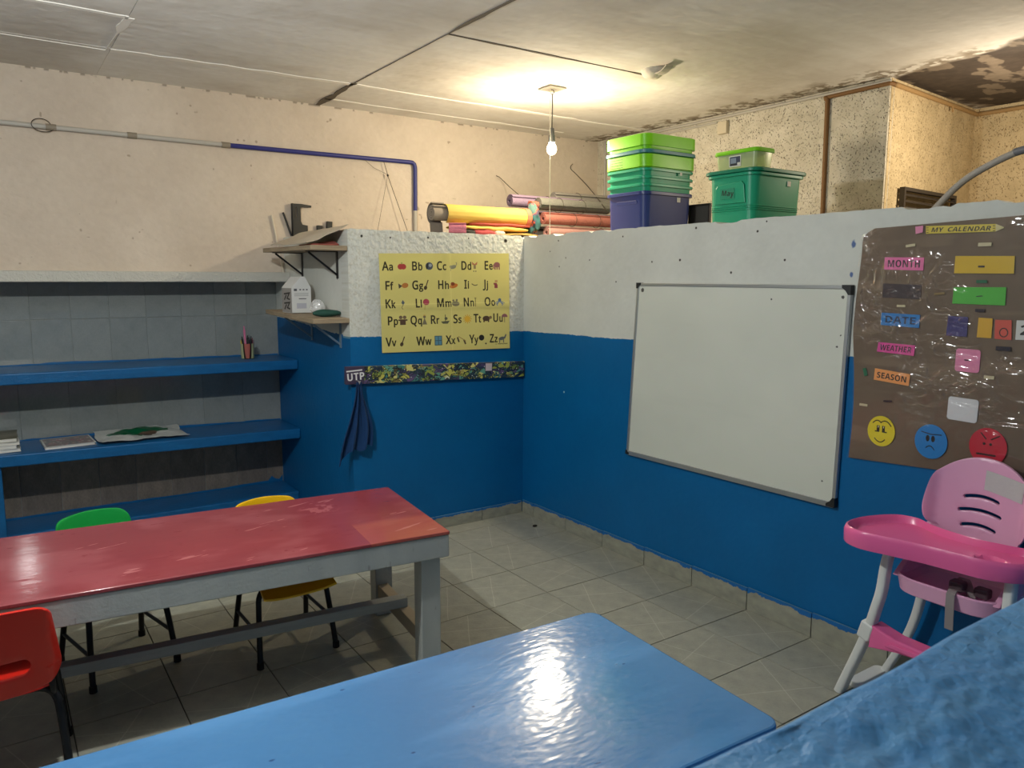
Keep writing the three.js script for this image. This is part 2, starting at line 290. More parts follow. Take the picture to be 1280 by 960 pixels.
{ // cream back wall hanging over the tiled alcove
  const g = box(-4.2, 1.5, 1.53, 2.66, -1.40, -1.065);
  const map = tex(2048, 512, (u, v) => { const x = mix(-4.2, 1.5, u), y = mix(1.53, 2.66, v), n = fbm(x * 2.5, y * 2.5, 5, 150), f = fbm(x * 40, y * 40, 3, 154);
    let c = mixc([CREAM[0] * 0.9, CREAM[1] * 0.885, CREAM[2] * 0.87], CREAM, n * 1.1 + 0.35 * (f - 0.5)); c = mixc(c, hexc(0x7b6a58), 0.45 * sstep(0.88, 0.93, fbm(x * 26, y * 26, 2, 158))); return mixc(c, hexc(0x6a5f52), 0.6 * sstep(0.012, 0.0, Math.abs(y - 2.617)) * sstep(0.6, 0.7, fbm(x * 40, y * 18, 2, 160))); });
  uvBy(g, (x, y, z) => [(x + 4.2) / 5.7, (y - 1.53) / 1.13]);
  structMesh('wall_back', g, std(0xffffff, 0.8, { map, bumpMap: rep(fineBump, 4, 1), bumpScale: 0.004 }));
  structMesh('trim_1', box(-4.2, -1.158, 1.475, 1.537, -1.40, -0.962, 0.006), std('#c4c3bb', 0.7, { bumpMap: rep(fineBump, 3), bumpScale: 0.004 }));
}
{ // tiled alcove
  const al = struct('wall_alcove');
  part('backing', box(-4.2, -1.058, -0.1, 1.473, -1.45, -1.2635), std('#8f9492', 0.9), al);
  const glaze = (c0, c1, s, r) => phys(0xffffff, r, { map: tex(256, 256, (u, v) => mixc(hexc(c0), hexc(c1), fbm(u * 5, v * 5, 4, s) * 0.7 + 0.5 * fbm(u * 40, v * 40, 2, s + 4) - 0.1)) });
  const mats = [glaze(0x969a97, 0x868b89, 170, 0.07), glaze(0x939794, 0x848987, 171, 0.06), glaze(0x999c99, 0x888d8a, 172, 0.08)];
  const brown = [glaze(0x93877a, 0x6b6158, 180, 0.35), glaze(0x8a8076, 0x665c54, 184, 0.35)];
  const row = (y0, y1, w, xs, ms) => { const h = y1 - y0 - 0.002, g = new RoundedBoxGeometry(w - 0.002, h, 0.012, 1, 0.0018); uvBy(g, (x, y) => [x / w + 0.5, y / h + 0.5]);
    let k = 0; for (let x = xs; x > -4.2; x -= w) { const x1 = Math.min(x, -1.16); if (x1 - (x - w) < 0.05) continue; const gg = x > -1.16 ? uvBy(new RoundedBoxGeometry(x1 - (x - w) - 0.003, h, 0.012, 1, 0.0018), (a, b) => [a / w + 0.5, b / h + 0.5]) : g; const m = part('tile', gg, ms[(k * 7 + (y0 > 1 ? 1 : 0)) % ms.length], al); m.position.set((x1 + x - w) / 2, (y0 + y1) / 2, -1.266 + rr(-0.0008, 0.0004)); k++; } };
  row(1.257, 1.475, 0.2035, -1.158, mats); row(0.97, 1.257, 0.2035, -1.158, mats); row(0.53, 0.97, 0.252, -1.158, mats); row(0.09, 0.53, 0.205, -1.06, brown);
  const drip = (y0, y1, s) => { const top = [], n = 120; for (let i = 0; i <= n; i++) { const x = mix(-4.18, -1.164, i / n); top.push([x, mix(y0, y1, i / n) + 0.004 + 0.018 * Math.max(0, fbm(x * 2.2, s, 3, 240) - 0.35) + 0.006 * fbm(x * 16, s, 2, 241) + (x > -1.24 && s > 2 ? 0.05 * vn(x * 60, 1, 3) : 0)]); } const g = extr(ptsShape([[-4.18, y0 - 0.03], [-1.164, y1 - 0.03], ...top.reverse()]), 0.0012); g.translate(0, 0, -1.2598); part('paint_edge', g, M.bluePaint, al, 'ragged blue paint edge on the tiles'); };
  drip(1.010, 0.982, 1); drip(0.585, 0.534, 2); drip(0.10, 0.10, 3);
}
{ // rough walls beyond the partition, and the parts of the room behind the camera
  let g = box(1.5, 1.55, 1.4, 2.66, -1.4, 1.4355); structMesh('wall_far', boxUV(g, 1), M.stucco);
  const p0 = V(1.5, 0, 1.44), p1 = V(2.77, 0, 1.31), L = p0.distanceTo(p1); g = new THREE.BoxGeometry(L, 2.76, 0.1); uvBy(g, (x, y) => [x, y]); g.translate(0.014, 0, 0); const th = Math.atan2(-(p1.z - p0.z), p1.x - p0.x);
  g.translate(L / 2, 1.28, -0.05); g.rotateY(th); g.translate(p0.x, 0, p0.z); structMesh('wall_recess', g, M.stuccoPeach);
  structMesh('wall_recess_end', box(2.75, 2.9, -0.1, 2.66, 1.25, 5.2), M.stuccoPeach);
  const plain = std('#8b8f8d', 0.8);
  structMesh('wall_left', box(-4.35, -4.2, -0.1, 2.66, -1.45, 5.2), plain);
  structMesh('wall_rear', box(-4.35, 2.9, -0.1, 2.66, 5.05, 5.2), plain);
  structMesh('roof_slab', mergeGeometries([box(-1.058, 1.5, 1.675, 1.755, -1.065, -0.10), box(0.10, 1.5, 1.675, 1.755, -0.10, 1.9)]), std('#9a958a', 0.9));
}
{ // baseboards, tile by tile with ragged blue paint on the top edge
  const bb = (s) => std(0xffffff, 0.5, { map: tex(256, 96, (u, v) => { const n = fbm(u * 8, v * 4, 4, s), e = 0.80 + 0.22 * (fbm(u * 6, 2, 3, s + 3) - 0.3); const c = mixc(hexc(0xa9a795), hexc(0x86867b), n); return v > e + 0.1 * (fbm(u * 40, v * 10, 2, s + 5) - 0.5) ? hexc(0x0b63a8) : c; }) });
  const ms = [bb(200), bb(204), bb(208)];
  const R = struct('baseboard_right'); part('mortar', box(-0.004, 0, -0.01, 0.06, 0, 3.53), std('#4b4a43', 0.9), R);
  for (let k = -4, n = 0; k < 8; k++, n++) { const z0 = Math.max(0.012, JZ + k * T), z1 = Math.min(3.53, JZ + (k + 1) * T); if (z1 - z0 < 0.05) continue; const g = new RoundedBoxGeometry(0.011, 0.098 + 0.004 * k, z1 - z0 - 0.004, 1, 0.001); uvBy(g, (x, y, z) => [z / (z1 - z0) + 0.5, y / (0.098 + 0.004 * k) + 0.5]); part('tile', g, ms[n % 3], R).position.set(-0.0075, (0.098 + 0.004 * k) / 2, (z0 + z1) / 2); }
  const B = struct('baseboard_back'); part('mortar', box(-1.158, -0.013, -0.01, 0.05, 0, 0.004), std('#4b4a43', 0.9), B);
  for (let i = 0; i < 4; i++) { const x1 = i === 0 ? -0.014 : JX - (i - 1) * T, x0 = Math.max(-1.158, JX - i * T), w = x1 - x0; if (w < 0.05) continue; const g = new RoundedBoxGeometry(w - 0.004, 0.078, 0.011, 1, 0.001); uvBy(g, (x, y) => [x / w + 0.5, y / 0.078 + 0.5]); part('tile', g, ms[(i + 1) % 3], B).position.set((x0 + x1) / 2, 0.039, 0.0075); }
}
{ // low front wall under the camera: rough blue plaster
  const prof = []; const X = [-4.2, 0];
  for (let i = 0; i <= 6; i++) prof.push([3.535, mix(0, 1.0, i / 6)]);
  for (let i = 0; i <= 14; i++) prof.push([3.535, mix(1.0, 1.085, i / 14)]);
  for (let i = 1; i <= 6; i++) { const a = i / 6 * Math.PI / 2; prof.push([3.55 - 0.015 * Math.cos(a), 1.085 + 0.015 * Math.sin(a)]); }
  for (let i = 1; i <= 60; i++) prof.push([mix(3.55, 3.90, i / 60), 1.10]);
  prof.push([3.90, 0.5], [3.90, 0]);
  const n = 620, m = prof.length, pos = [], idx = [], uv = [];
  for (let i = 0; i <= n; i++) for (let k = 0; k < m; k++) {
    const x = mix(X[0], X[1], i / n); let [z, y] = prof[k]; const s = k > 6 && k < m - 2 ? 1 : 0;
    const b = 0.012 * (fbm(x * 10 + 3, z * 10 + y * 10, 3, 220) - 0.5) + 0.006 * (fbm(x * 34 + z * 16, (z + y) * 90, 3, 224) - 0.5);
    if (s) { if (k >= 21) y += b; if (k <= 27) z += b * 1.1 + 0.012 * (fbm(x * 6, 2, 3, 226) - 0.5); }
    pos.push(x, y, z); uv.push(x, z + y);
  }
  for (let i = 0; i < n; i++) for (let k = 0; k < m - 1; k++) { const a = i * m + k; idx.push(a, a + 1, a + m, a + 1, a + m + 1, a + m); }
  const g = new THREE.BufferGeometry(); g.setAttribute('position', new THREE.Float32BufferAttribute(pos, 3)); g.setAttribute('uv', new THREE.Float32BufferAttribute(uv, 2)); g.setIndex(idx); g.computeVertexNormals();
  const map = tex(512, 512, (u, v) => mixc(hexc(0x3f80bb), hexc(0x5f99cb), fbm(u * 9 + fbm(u * 8, v * 8, 2, 3), v * 46, 4, 230)));
  structMesh('wall_front', g, std(0xffffff, 0.42, { map, bumpMap: rep(fineBump, 3), bumpScale: 0.002 }));
}

// ------------------------------------------------------------------ hanging bulbs
function pendant(key, label, mountY = 2.62) {
  const L = LAMPS[key], [x, y, z] = L.pos, t = thing('hanging_bulb', label, 'light bulb', [x, 0, z]);
  part('ceiling_plate', box(-0.062, 0.062, mountY - 0.008, mountY - 0.001, -0.062, 0.062, 0.003), std('#9a948a', 0.6), t);
  part('hook', new THREE.TorusGeometry(0.013, 0.0022, 6, 16).translate(0, mountY - 0.022, 0), M.wire, t);
  part('cord', poly([[0, mountY - 0.034, 0], [0.003, mountY - 0.1, 0], [0, y + 0.09, 0]], 0.0032, 6), std('#4a463f', 0.6), t);
  part('socket', new THREE.LatheGeometry([[0.004, 0.118], [0.014, 0.112], [0.016, 0.075], [0.019, 0.072], [0.0195, 0.034], [0.017, 0.03], [0.004, 0.03]].map(([a, b]) => new THREE.Vector2(a, b + y)), 20), std('#3b3f44', 0.5), t);
  const bm = new THREE.MeshStandardMaterial({ color: 0xffffff, roughness: 0.4, emissive: new THREE.Color().setRGB(...L.color), emissiveIntensity: 22 });
  part('bulb_glass', new THREE.LatheGeometry([[0.001, -0.042], [0.014, -0.039], [0.025, -0.028], [0.030, -0.012], [0.028, 0.006], [0.020, 0.022], [0.014, 0.036], [0.001, 0.036]].map(([a, b]) => new THREE.Vector2(a, b + y)), 24), bm, t);
  const l = new THREE.PointLight(new THREE.Color().setRGB(...L.color), L.power, 0, 2); l.position.set(0, y - 0.01, 0); l.castShadow = true; l.shadow.radius = 1.3; l.shadow.mapSize.set(1024, 1024); l.shadow.bias = -0.002; t.add(l);
  return t;
}
pendant('corner', 'bare lit bulb hanging on a short cord above the wall corner');
pendant('near', 'bare lit bulb hanging over the far end of the red table');
pendant('recess', 'bare lit bulb hanging in the recess beyond the partition');
solo('pull_string', poly([[0.045, 2.60, 0.20], [0.045, 2.2, 0.20], [0.05, 1.76, 0.20]], 0.0022, 6), std('#e9e2d0', 0.7), 'thin pale string hanging beside the lit corner bulb', 'string');

// ------------------------------------------------------------------ tables
const railWood = std('#a89d8b', 0.8, { bumpMap: fineBump, bumpScale: 0.001 });
function tableLegs(t, m, xs, zs, h, w) { for (const x of xs) for (const z of zs) part('leg', box(x - w / 2, x + w / 2, 0.0, h, z - w / 2, z + w / 2, 0.004), m, t); }
{
  const t = thing('red_table', 'long low table with a glossy red top, pale grey apron and square legs', 'table', [-1.402, 0, 1.505], -0.105);
  const topMap = tex(1024, 512, (u, v) => {
    const x = u * 2.3, z = v * 0.72; let c = mixc(hexc(0x86373f), hexc(0x964347), fbm(x * 4, z * 4, 4, 300));
    c = mixc(c, hexc(0xa35a60), 0.5 * sstep(0.5, 0.7, fbm(x * 3, z * 6, 4, 303))); c = mixc(c, hexc(0x7e2a30), 0.5 * sstep(0.84, 0.88, fbm(x * 26, z * 60, 2, 305)));
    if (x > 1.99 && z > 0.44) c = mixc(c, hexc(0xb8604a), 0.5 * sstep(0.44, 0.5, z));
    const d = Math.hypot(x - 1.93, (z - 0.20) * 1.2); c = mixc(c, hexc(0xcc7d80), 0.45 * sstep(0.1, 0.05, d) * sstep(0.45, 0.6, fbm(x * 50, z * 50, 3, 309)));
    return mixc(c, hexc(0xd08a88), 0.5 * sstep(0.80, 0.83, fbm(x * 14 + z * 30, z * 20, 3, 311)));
  });
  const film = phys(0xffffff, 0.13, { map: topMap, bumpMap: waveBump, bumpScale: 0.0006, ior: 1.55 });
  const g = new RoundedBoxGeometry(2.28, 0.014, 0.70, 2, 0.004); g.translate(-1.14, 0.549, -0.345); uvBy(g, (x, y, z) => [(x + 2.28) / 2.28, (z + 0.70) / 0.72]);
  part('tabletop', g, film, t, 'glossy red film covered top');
  const wmat = std(0xffffff, 0.4, { map: tex(512, 128, (u, v) => { let c = mixc(hexc(0xb4b8b6), hexc(0x9ea3a3), fbm(u * 12, v * 3, 4, 320)); return mixc(c, hexc(0x6d6a66), 0.4 * sstep(0.84, 0.88, fbm(u * 60, v * 20, 2, 324))); }), bumpMap: rep(fineBump, 3), bumpScale: 0.001 });
  part('apron', box(-2.27, -0.002, 0.455, 0.542, -0.022, 0.002, 0.004), wmat, t); part('apron', box(-2.27, -0.002, 0.455, 0.542, -0.690, -0.668, 0.004), wmat, t);
  part('apron', box(-0.024, -0.002, 0.455, 0.542, -0.667, -0.023, 0.004), wmat, t); part('apron', box(-2.27, -2.248, 0.455, 0.542, -0.667, -0.023, 0.004), wmat, t);
  tableLegs(t, wmat, [-2.20, -0.066], [-0.066, -0.622], 0.541, 0.078);
  part('cross_rail', box(-0.095, -0.048, 0.085, 0.145, -0.585, -0.105, 0.003), railWood, t, 'bare wooden rail between two legs'); part('cross_rail', box(-2.22, -2.175, 0.085, 0.145, -0.585, -0.105, 0.003), railWood, t);
  part('foot_rail', bar([-2.24, 0.172, -0.33], [-0.058, 0.165, -0.33], 0.05, 0.04, 0.003), wmat, t);
}
{
  const t = thing('blue_table', 'low table with a glossy blue painted top, nearest to the front', 'table', [-1.412, 0, 2.352], -0.045);
  const map = tex(1024, 512, (u, v) => { const x = u * 2.3, z = v * 0.7; let c = mixc(hexc(0x3a74ac), hexc(0x4c86bb), fbm(x * 3, z * 3, 4, 340)); c = mixc(c, hexc(0x5c97cf), 0.5 * sstep(0.55, 0.75, fbm(x * 2, z * 8, 4, 343))); return mixc(c, hexc(0x18406f), 0.8 * sstep(0.90, 0.92, fbm(x * 24, z * 50, 2, 347))); });
  const pm = phys(0xffffff, 0.16, { map, bumpMap: rippleBump, bumpScale: 0.0007, ior: 1.55 });
  const s = rshape(2.3, 0.66, 0.035, -1.15, -0.33), g = extr(s, 0.024, 0.006); g.rotateX(-Math.PI / 2); g.scale(1, 1, 1); g.translate(0, 0.53, 0);
  uvBy(g, (x, y, z) => [(x + 2.3) / 2.3, z / 0.7]);
  part('tabletop', g, pm, t);
  for (const [z0, z1] of [[0.02, 0.042], [0.618, 0.64]]) part('apron', box(-2.27, -0.03, 0.45, 0.53, z0, z1, 0.004), M.bluePaint, t);
  for (const [x0, x1] of [[-0.052, -0.03], [-2.27, -2.248]]) part('apron', box(x0, x1, 0.45, 0.53, 0.042, 0.618, 0.004), M.bluePaint, t);
  tableLegs(t, M.bluePaint, [-2.205, -0.095], [0.085, 0.575], 0.53, 0.078);
}

// ------------------------------------------------------------------ kindergarten chairs
function chair(name, label, color, pos, turn) {   // faces +z
  const t = thing(name, label, 'chair', pos, turn, null), pm = phys(color, 0.35);
  const seat = shell(16, 14, (u, v) => { const x = (u - 0.5) * 0.29 * (1 - 0.10 * (1 - v)), z = -0.14 + v * 0.355, e = Math.abs(u - 0.5) * 2; return [x, 0.315 + 0.012 * e * e * e - 0.034 * sstep(0.80, 1, v) - 0.006 * Math.sin(v * Math.PI), z]; }, 0.008);
  part('seat', seat, pm, t);
  const sh = new THREE.Shape(); const w0 = 0.152, w1 = 0.135, y0 = 0, y1 = 0.225;
  sh.moveTo(-w0 + 0.03, y0); sh.quadraticCurveTo(0, y0 - 0.02, w0 - 0.03, y0); sh.quadraticCurveTo(w0, y0 + 0.01, w0, y0 + 0.05); sh.lineTo(w1 + 0.003, y1 - 0.045); sh.quadraticCurveTo(w1, y1 - 0.004, w1 - 0.045, y1); sh.quadraticCurveTo(0, y1 + 0.012, -w1 + 0.045, y1); sh.quadraticCurveTo(-w1, y1 - 0.004, -w1 - 0.003, y1 - 0.045); sh.lineTo(-w0, y0 + 0.05); sh.quadraticCurveTo(-w0, y0 + 0.01, -w0 + 0.03, y0);
  const hole = rshape(0.165, 0.045, 0.02, 0, 0.068, THREE.Path); sh.holes.push(hole);
  const back = bentPlate(sh, 0.008, 0.003, 0.02, (x, y, z) => { const e = Math.abs(x) / 0.15; return [x, 0.34 + y, -0.185 - y * 0.13 + z + 0.035 * e * e + 0.02 * sstep(0.82, 1.0, e)]; });
  part('backrest', back, pm, t);
  for (const s of [-1, 1]) {
    part('leg', tube([[s * 0.03, 0.296, 0.10], [s * 0.10, 0.294, 0.105], [s * 0.132, 0.27, 0.115], [s * 0.142, 0.20, 0.13], [s * 0.155, 0.012, 0.165]], 0.011, 28), M.blackSteel, t);
    part('leg', tube([[s * 0.03, 0.296, -0.08], [s * 0.10, 0.294, -0.085], [s * 0.132, 0.27, -0.10], [s * 0.142, 0.20, -0.12], [s * 0.155, 0.012, -0.165]], 0.011, 28), M.blackSteel, t);
    part('side_rail', poly([[s * 0.148, 0.125, 0.144], [s * 0.148, 0.125, -0.14]], 0.007), M.blackSteel, t);
    part('back_post', tube([[s * 0.125, 0.292, -0.06], [s * 0.128, 0.30, -0.138], [s * 0.124, 0.36, -0.143], [s * 0.116, 0.45, -0.150]], 0.008, 20), M.blackSteel, t);
    for (const z of [0.165, -0.165]) part('rubber_foot', new THREE.CylinderGeometry(0.0135, 0.014, 0.024, 12).translate(s * 0.155, 0.012, z), M.rubber, t);
  }
  return t;
}
chair('small_chair', 'small yellow plastic chair tucked under the far side of the red table', '#e8b70d', [-1.862, 0, 0.925], 0.03);
chair('small_chair', 'small green plastic chair tucked under the far side of the red table', '#12943f', [-2.455, 0, 0.725], 0.24);
chair('small_chair', 'small red plastic chair with a hand hole, on the near side of the red table', '#cf2417', [-2.838, 0, 1.345], Math.PI - 0.03).scale.setScalar(1.07);

// ------------------------------------------------------------------ alcove shelves and what lies on them
function plank(name, label, cat, x0, x1, yl, yr, z0, z1, h) {   // top heights at both ends
  const L = Math.hypot(x1 - x0, yr - yl), g = new RoundedBoxGeometry(L, h, z1 - z0, 3, 0.008); boxUV(g); g.rotateZ(Math.atan2(yr - yl, x1 - x0)); g.translate((x0 + x1) / 2, (yl + yr) / 2 - h / 2, (z0 + z1) / 2);
  return solo(name, g, M.bluePaint, label, cat);
}
plank('alcove_shelf', 'upper blue painted shelf slab in the tiled alcove', 'shelf', -4.19, -1.160, 1.010, 0.982, -1.258, -0.86, 0.062);
plank('alcove_shelf', 'lower blue painted shelf slab in the tiled alcove, with papers on it', 'shelf', -4.19, -1.160, 0.585, 0.534, -1.258, -0.86, 0.065);
solo('alcove_plinth', box(-4.19, -1.160, 0.0, 0.10, -1.256, -0.93, 0.01), M.bluePaint, 'low blue painted step along the bottom of the tiled alcove', 'plinth');
solo('shelf_support', box(-2.90, -2.782, 0.10, 0.496, -1.20, -0.885, 0.006), M.bluePaint, 'blue painted upright under the lower alcove shelf', 'support');
{
  const ly = (x) => 0.534 + (x + 1.160) * (0.534 - 0.585) / 3.03 + 0.001;
  const covers = [[0x8f8a78, 0.012], [0xd8d6cf, 0.010], [0xc9cbd0, 0.012], [0xe2dfd6, 0.010]];
  let y = ly(-2.8); const lab = ['topmost magazine with an olive cover in the stack on the lower shelf', 'second magazine from the top in the stack on the lower shelf', 'third magazine from the top in the stack on the lower shelf', 'bottom magazine in the stack on the lower shelf'];
  for (let i = 3; i >= 0; i--) {
    const t = thing('magazine', lab[i], 'magazine', [-2.80 + [0, 0.004, -0.003, 0.006][i], y, -1.065], 0.03 * (i % 2 ? 1 : -1), 'stacked magazines on the lower shelf'), h = covers[i][1] + 0.008;
    const cm = std(0xffffff, 0.45, { map: tex(128, 128, (u, v) => mixc(hexc(covers[i][0]), hexc(0x55523f), 0.7 * sstep(0.45, 0.7, fbm(u * 5, v * 5, 3, 360 + i)))) });
    part('pages', box(-0.101, 0.101, 0.0015, h - 0.0015, -0.138, 0.138), M.paper, t);
    part('cover', mergeGeometries([box(-0.104, 0.104, h - 0.0015, h, -0.14, 0.14), box(-0.104, 0.104, 0, 0.0015, -0.14, 0.14)]), cm, t); y += h;
  }
  const t = thing('picture_book', 'thin picture book with a pinkish cover lying alone on the lower shelf', 'book', [-2.455, ly(-2.455), -1.055], 0.05), cm = canvasTex(256, 192, (g, w, h) => { g.fillStyle = '#d9d6d2'; g.fillRect(0, 0, w, h); g.fillStyle = '#8c7d7a'; g.fillRect(8, 8, w - 16, h - 16); seed = 99; for (let i = 0; i < 90; i++) { g.fillStyle = ['#b77f86', '#8a9a8b', '#c9b5a2', '#6f7f90', '#a65f68', '#d8d3cd'][i % 6]; g.globalAlpha = 0.7; g.beginPath(); g.ellipse(rr(14, w - 14), rr(14, h - 14), rr(4, 18), rr(3, 12), rr(0, 3), 0, 7); g.fill(); } g.globalAlpha = 1; });
  part('pages', box(-0.122, 0.118, 0.0015, 0.0125, -0.125, 0.125), M.paper, t);
  part('cover', mergeGeometries([uvBy(box(-0.125, 0.125, 0.0125, 0.0145, -0.13, 0.13), (x, y, z) => [x * 4 + 0.5, -z / 0.26 + 0.5]), box(-0.125, 0.125, 0, 0.0015, -0.13, 0.13), box(-0.127, -0.122, 0, 0.0145, -0.13, 0.13)]), std(0xffffff, 0.35, { map: cm }), t);
  // crumpled plastic bag with a green print
  const bm = canvasTex(512, 256, (g, w, h) => { g.fillStyle = '#c3c4be'; g.fillRect(0, 0, w, h); g.fillStyle = '#0f5a36'; g.beginPath(); g.moveTo(60, 120); g.lineTo(170, 60); g.lineTo(260, 40); g.lineTo(330, 60); g.lineTo(440, 80); g.lineTo(430, 130); g.lineTo(330, 140); g.lineTo(250, 190); g.lineTo(170, 150); g.lineTo(70, 160); g.fill(); g.fillStyle = '#5a4a3c'; g.beginPath(); g.ellipse(290, 150, 70, 22, -0.2, 0, 7); g.fill(); g.fillStyle = '#3a2d26'; g.fillRect(230, 165, 90, 14); });
  const sh = shell(40, 20, (u, v) => { const n = fbm(u * 6, v * 5, 3, 370), e = Math.max(Math.abs(u - 0.5), Math.abs(v - 0.5)) * 2; const x = -0.235 + 0.47 * u + 0.02 * (fbm(v * 5, 3, 2, 371) - 0.5), z = 0.135 - 0.27 * v + 0.03 * (fbm(u * 6, 7, 2, 372) - 0.5); return [x, 0.006 + 0.045 * n * (1 - 0.7 * e * e) + 0.02 * sstep(0.3, 1, v), z]; }, 0.002);
  const b = solo('plastic_bag', sh, phys(0xffffff, 0.3, { map: bm, side: THREE.DoubleSide }), 'crumpled white bag with a green print lying on the lower shelf', 'bag', [-2.075, ly(-2.075) + 0.002, -1.04]); b.rotation.y = 0.06; b.rotation.z = -0.016;
}
{ // pencil cup
  const t = thing('pencil_cup', 'small decorated cup full of pencils and markers on the upper alcove shelf', 'cup', [-1.415, 0.986, -1.08], -1.85); t.scale.setScalar(1.08);
  const lm = canvasTex(256, 128, (g, w, h) => { g.fillStyle = '#b7b98a'; g.fillRect(0, 0, w, h); for (const x of [64, 192]) { g.fillStyle = '#1a1210'; g.beginPath(); g.ellipse(x, 64, 30, 44, 0, 0, 7); g.fill(); g.fillStyle = '#a8584c'; g.beginPath(); g.ellipse(x, 66, 20, 29, 0, 0, 7); g.fill(); g.fillStyle = '#d9a79a'; g.beginPath(); g.arc(x - 11, 48, 6, 0, 7); g.arc(x + 11, 48, 6, 0, 7); g.fill(); } });
  part('cup', new THREE.LatheGeometry([[0.001, 0], [0.036, 0], [0.037, 0.003], [0.037, 0.088], [0.035, 0.089], [0.034, 0.087], [0.034, 0.004], [0.001, 0.004]].map(([a, b]) => new THREE.Vector2(a, b)), 32), std(0xffffff, 0.5, { map: lm }), t);
  const pens = [[-0.008, 0.004, -0.016, 0.0, 0.205, '#d9799f', 0.007], [-0.020, 0.008, -0.034, 0.01, 0.140, '#17181a', 0.006], [0.004, -0.004, 0.006, -0.008, 0.145, '#17181a', 0.007], [0.012, 0.010, 0.022, 0.014, 0.140, '#23262a', 0.0065], [0.020, -0.006, 0.036, -0.008, 0.128, '#7d3f4c', 0.006], [-0.024, -0.008, -0.036, -0.012, 0.118, '#c9b64a', 0.0055], [0.025, 0.010, 0.038, 0.016, 0.118, '#6c5a62', 0.005], [0, 0.02, 0.004, 0.028, 0.135, '#2a2d33', 0.0065]];
  for (const [x0, z0, x1, z1, h, c, r] of pens) { const p = thing('marker', ['tall pink pencil standing highest in the pencil cup', 'black marker leaning out to the left of the pencil cup', 'thick black marker just right of the tall pink pencil', 'black marker leaning right in the pencil cup', 'dark red pencil at the right of the pencil cup', 'yellow pencil at the left of the pencil cup', 'thin mauve pencil at the far right of the pencil cup', 'dark grey marker at the front of the pencil cup'][pens.findIndex((e) => e[0] === x0 && e[1] === z0)], 'pencil', [-1.415, 0.986, -1.08], 0, 'pencils and markers in the cup');
    const m = std(c, 0.45), a = V(x0, 0.008, z0), b2 = V(x1, h, z1), d = b2.clone().sub(a), q = a.clone().addScaledVector(d, 0.88); part('barrel', poly([a.toArray(), q.toArray()], r, 8), m, p); part('tip', poly([q.toArray(), b2.toArray()], r * 0.55, 8), m, p); }
}

// ------------------------------------------------------------------ bracket shelves on the wall return
function bracketShelf(label, y, zs, steel, warp, near) {
  const t = thing('bracket_shelf', label, 'shelf', [-1.158, y, 0]);
  const g = new RoundedBoxGeometry(0.205, 0.026, 0.83, 2, 0.003, 1); g.translate(-0.104, -0.013, -0.415 + near); boxUV(g, 3); g.rotateX(warp); part('board', g, M.wood, t, 'weathered wooden board');
  for (const z of zs) { const f = steel, zy = -z * warp;
    part('bracket', mergeGeometries([box(-0.180, -0.002, -0.031 + zy, -0.027 + zy, z - 0.011, z + 0.011), box(-0.006, -0.001, -0.175 + zy, -0.027 + zy, z - 0.011, z + 0.011), bar([-0.165, -0.033 + zy, z], [-0.006, -0.155 + zy, z], 0.010, 0.010, 0.001)]), f, t); }
  return t;
}
bracketShelf('upper wooden shelf board on two black brackets, under a draped sheet', 1.672, [-0.15, -0.72], M.blackSteel, 0.010, 0.0);
bracketShelf('lower wooden shelf board on two pale brackets, holding a carton', 1.285, [-0.13, -0.585], std('#7b93a5', 0.45, { metalness: 0.3 }), 0.028, 0.004);
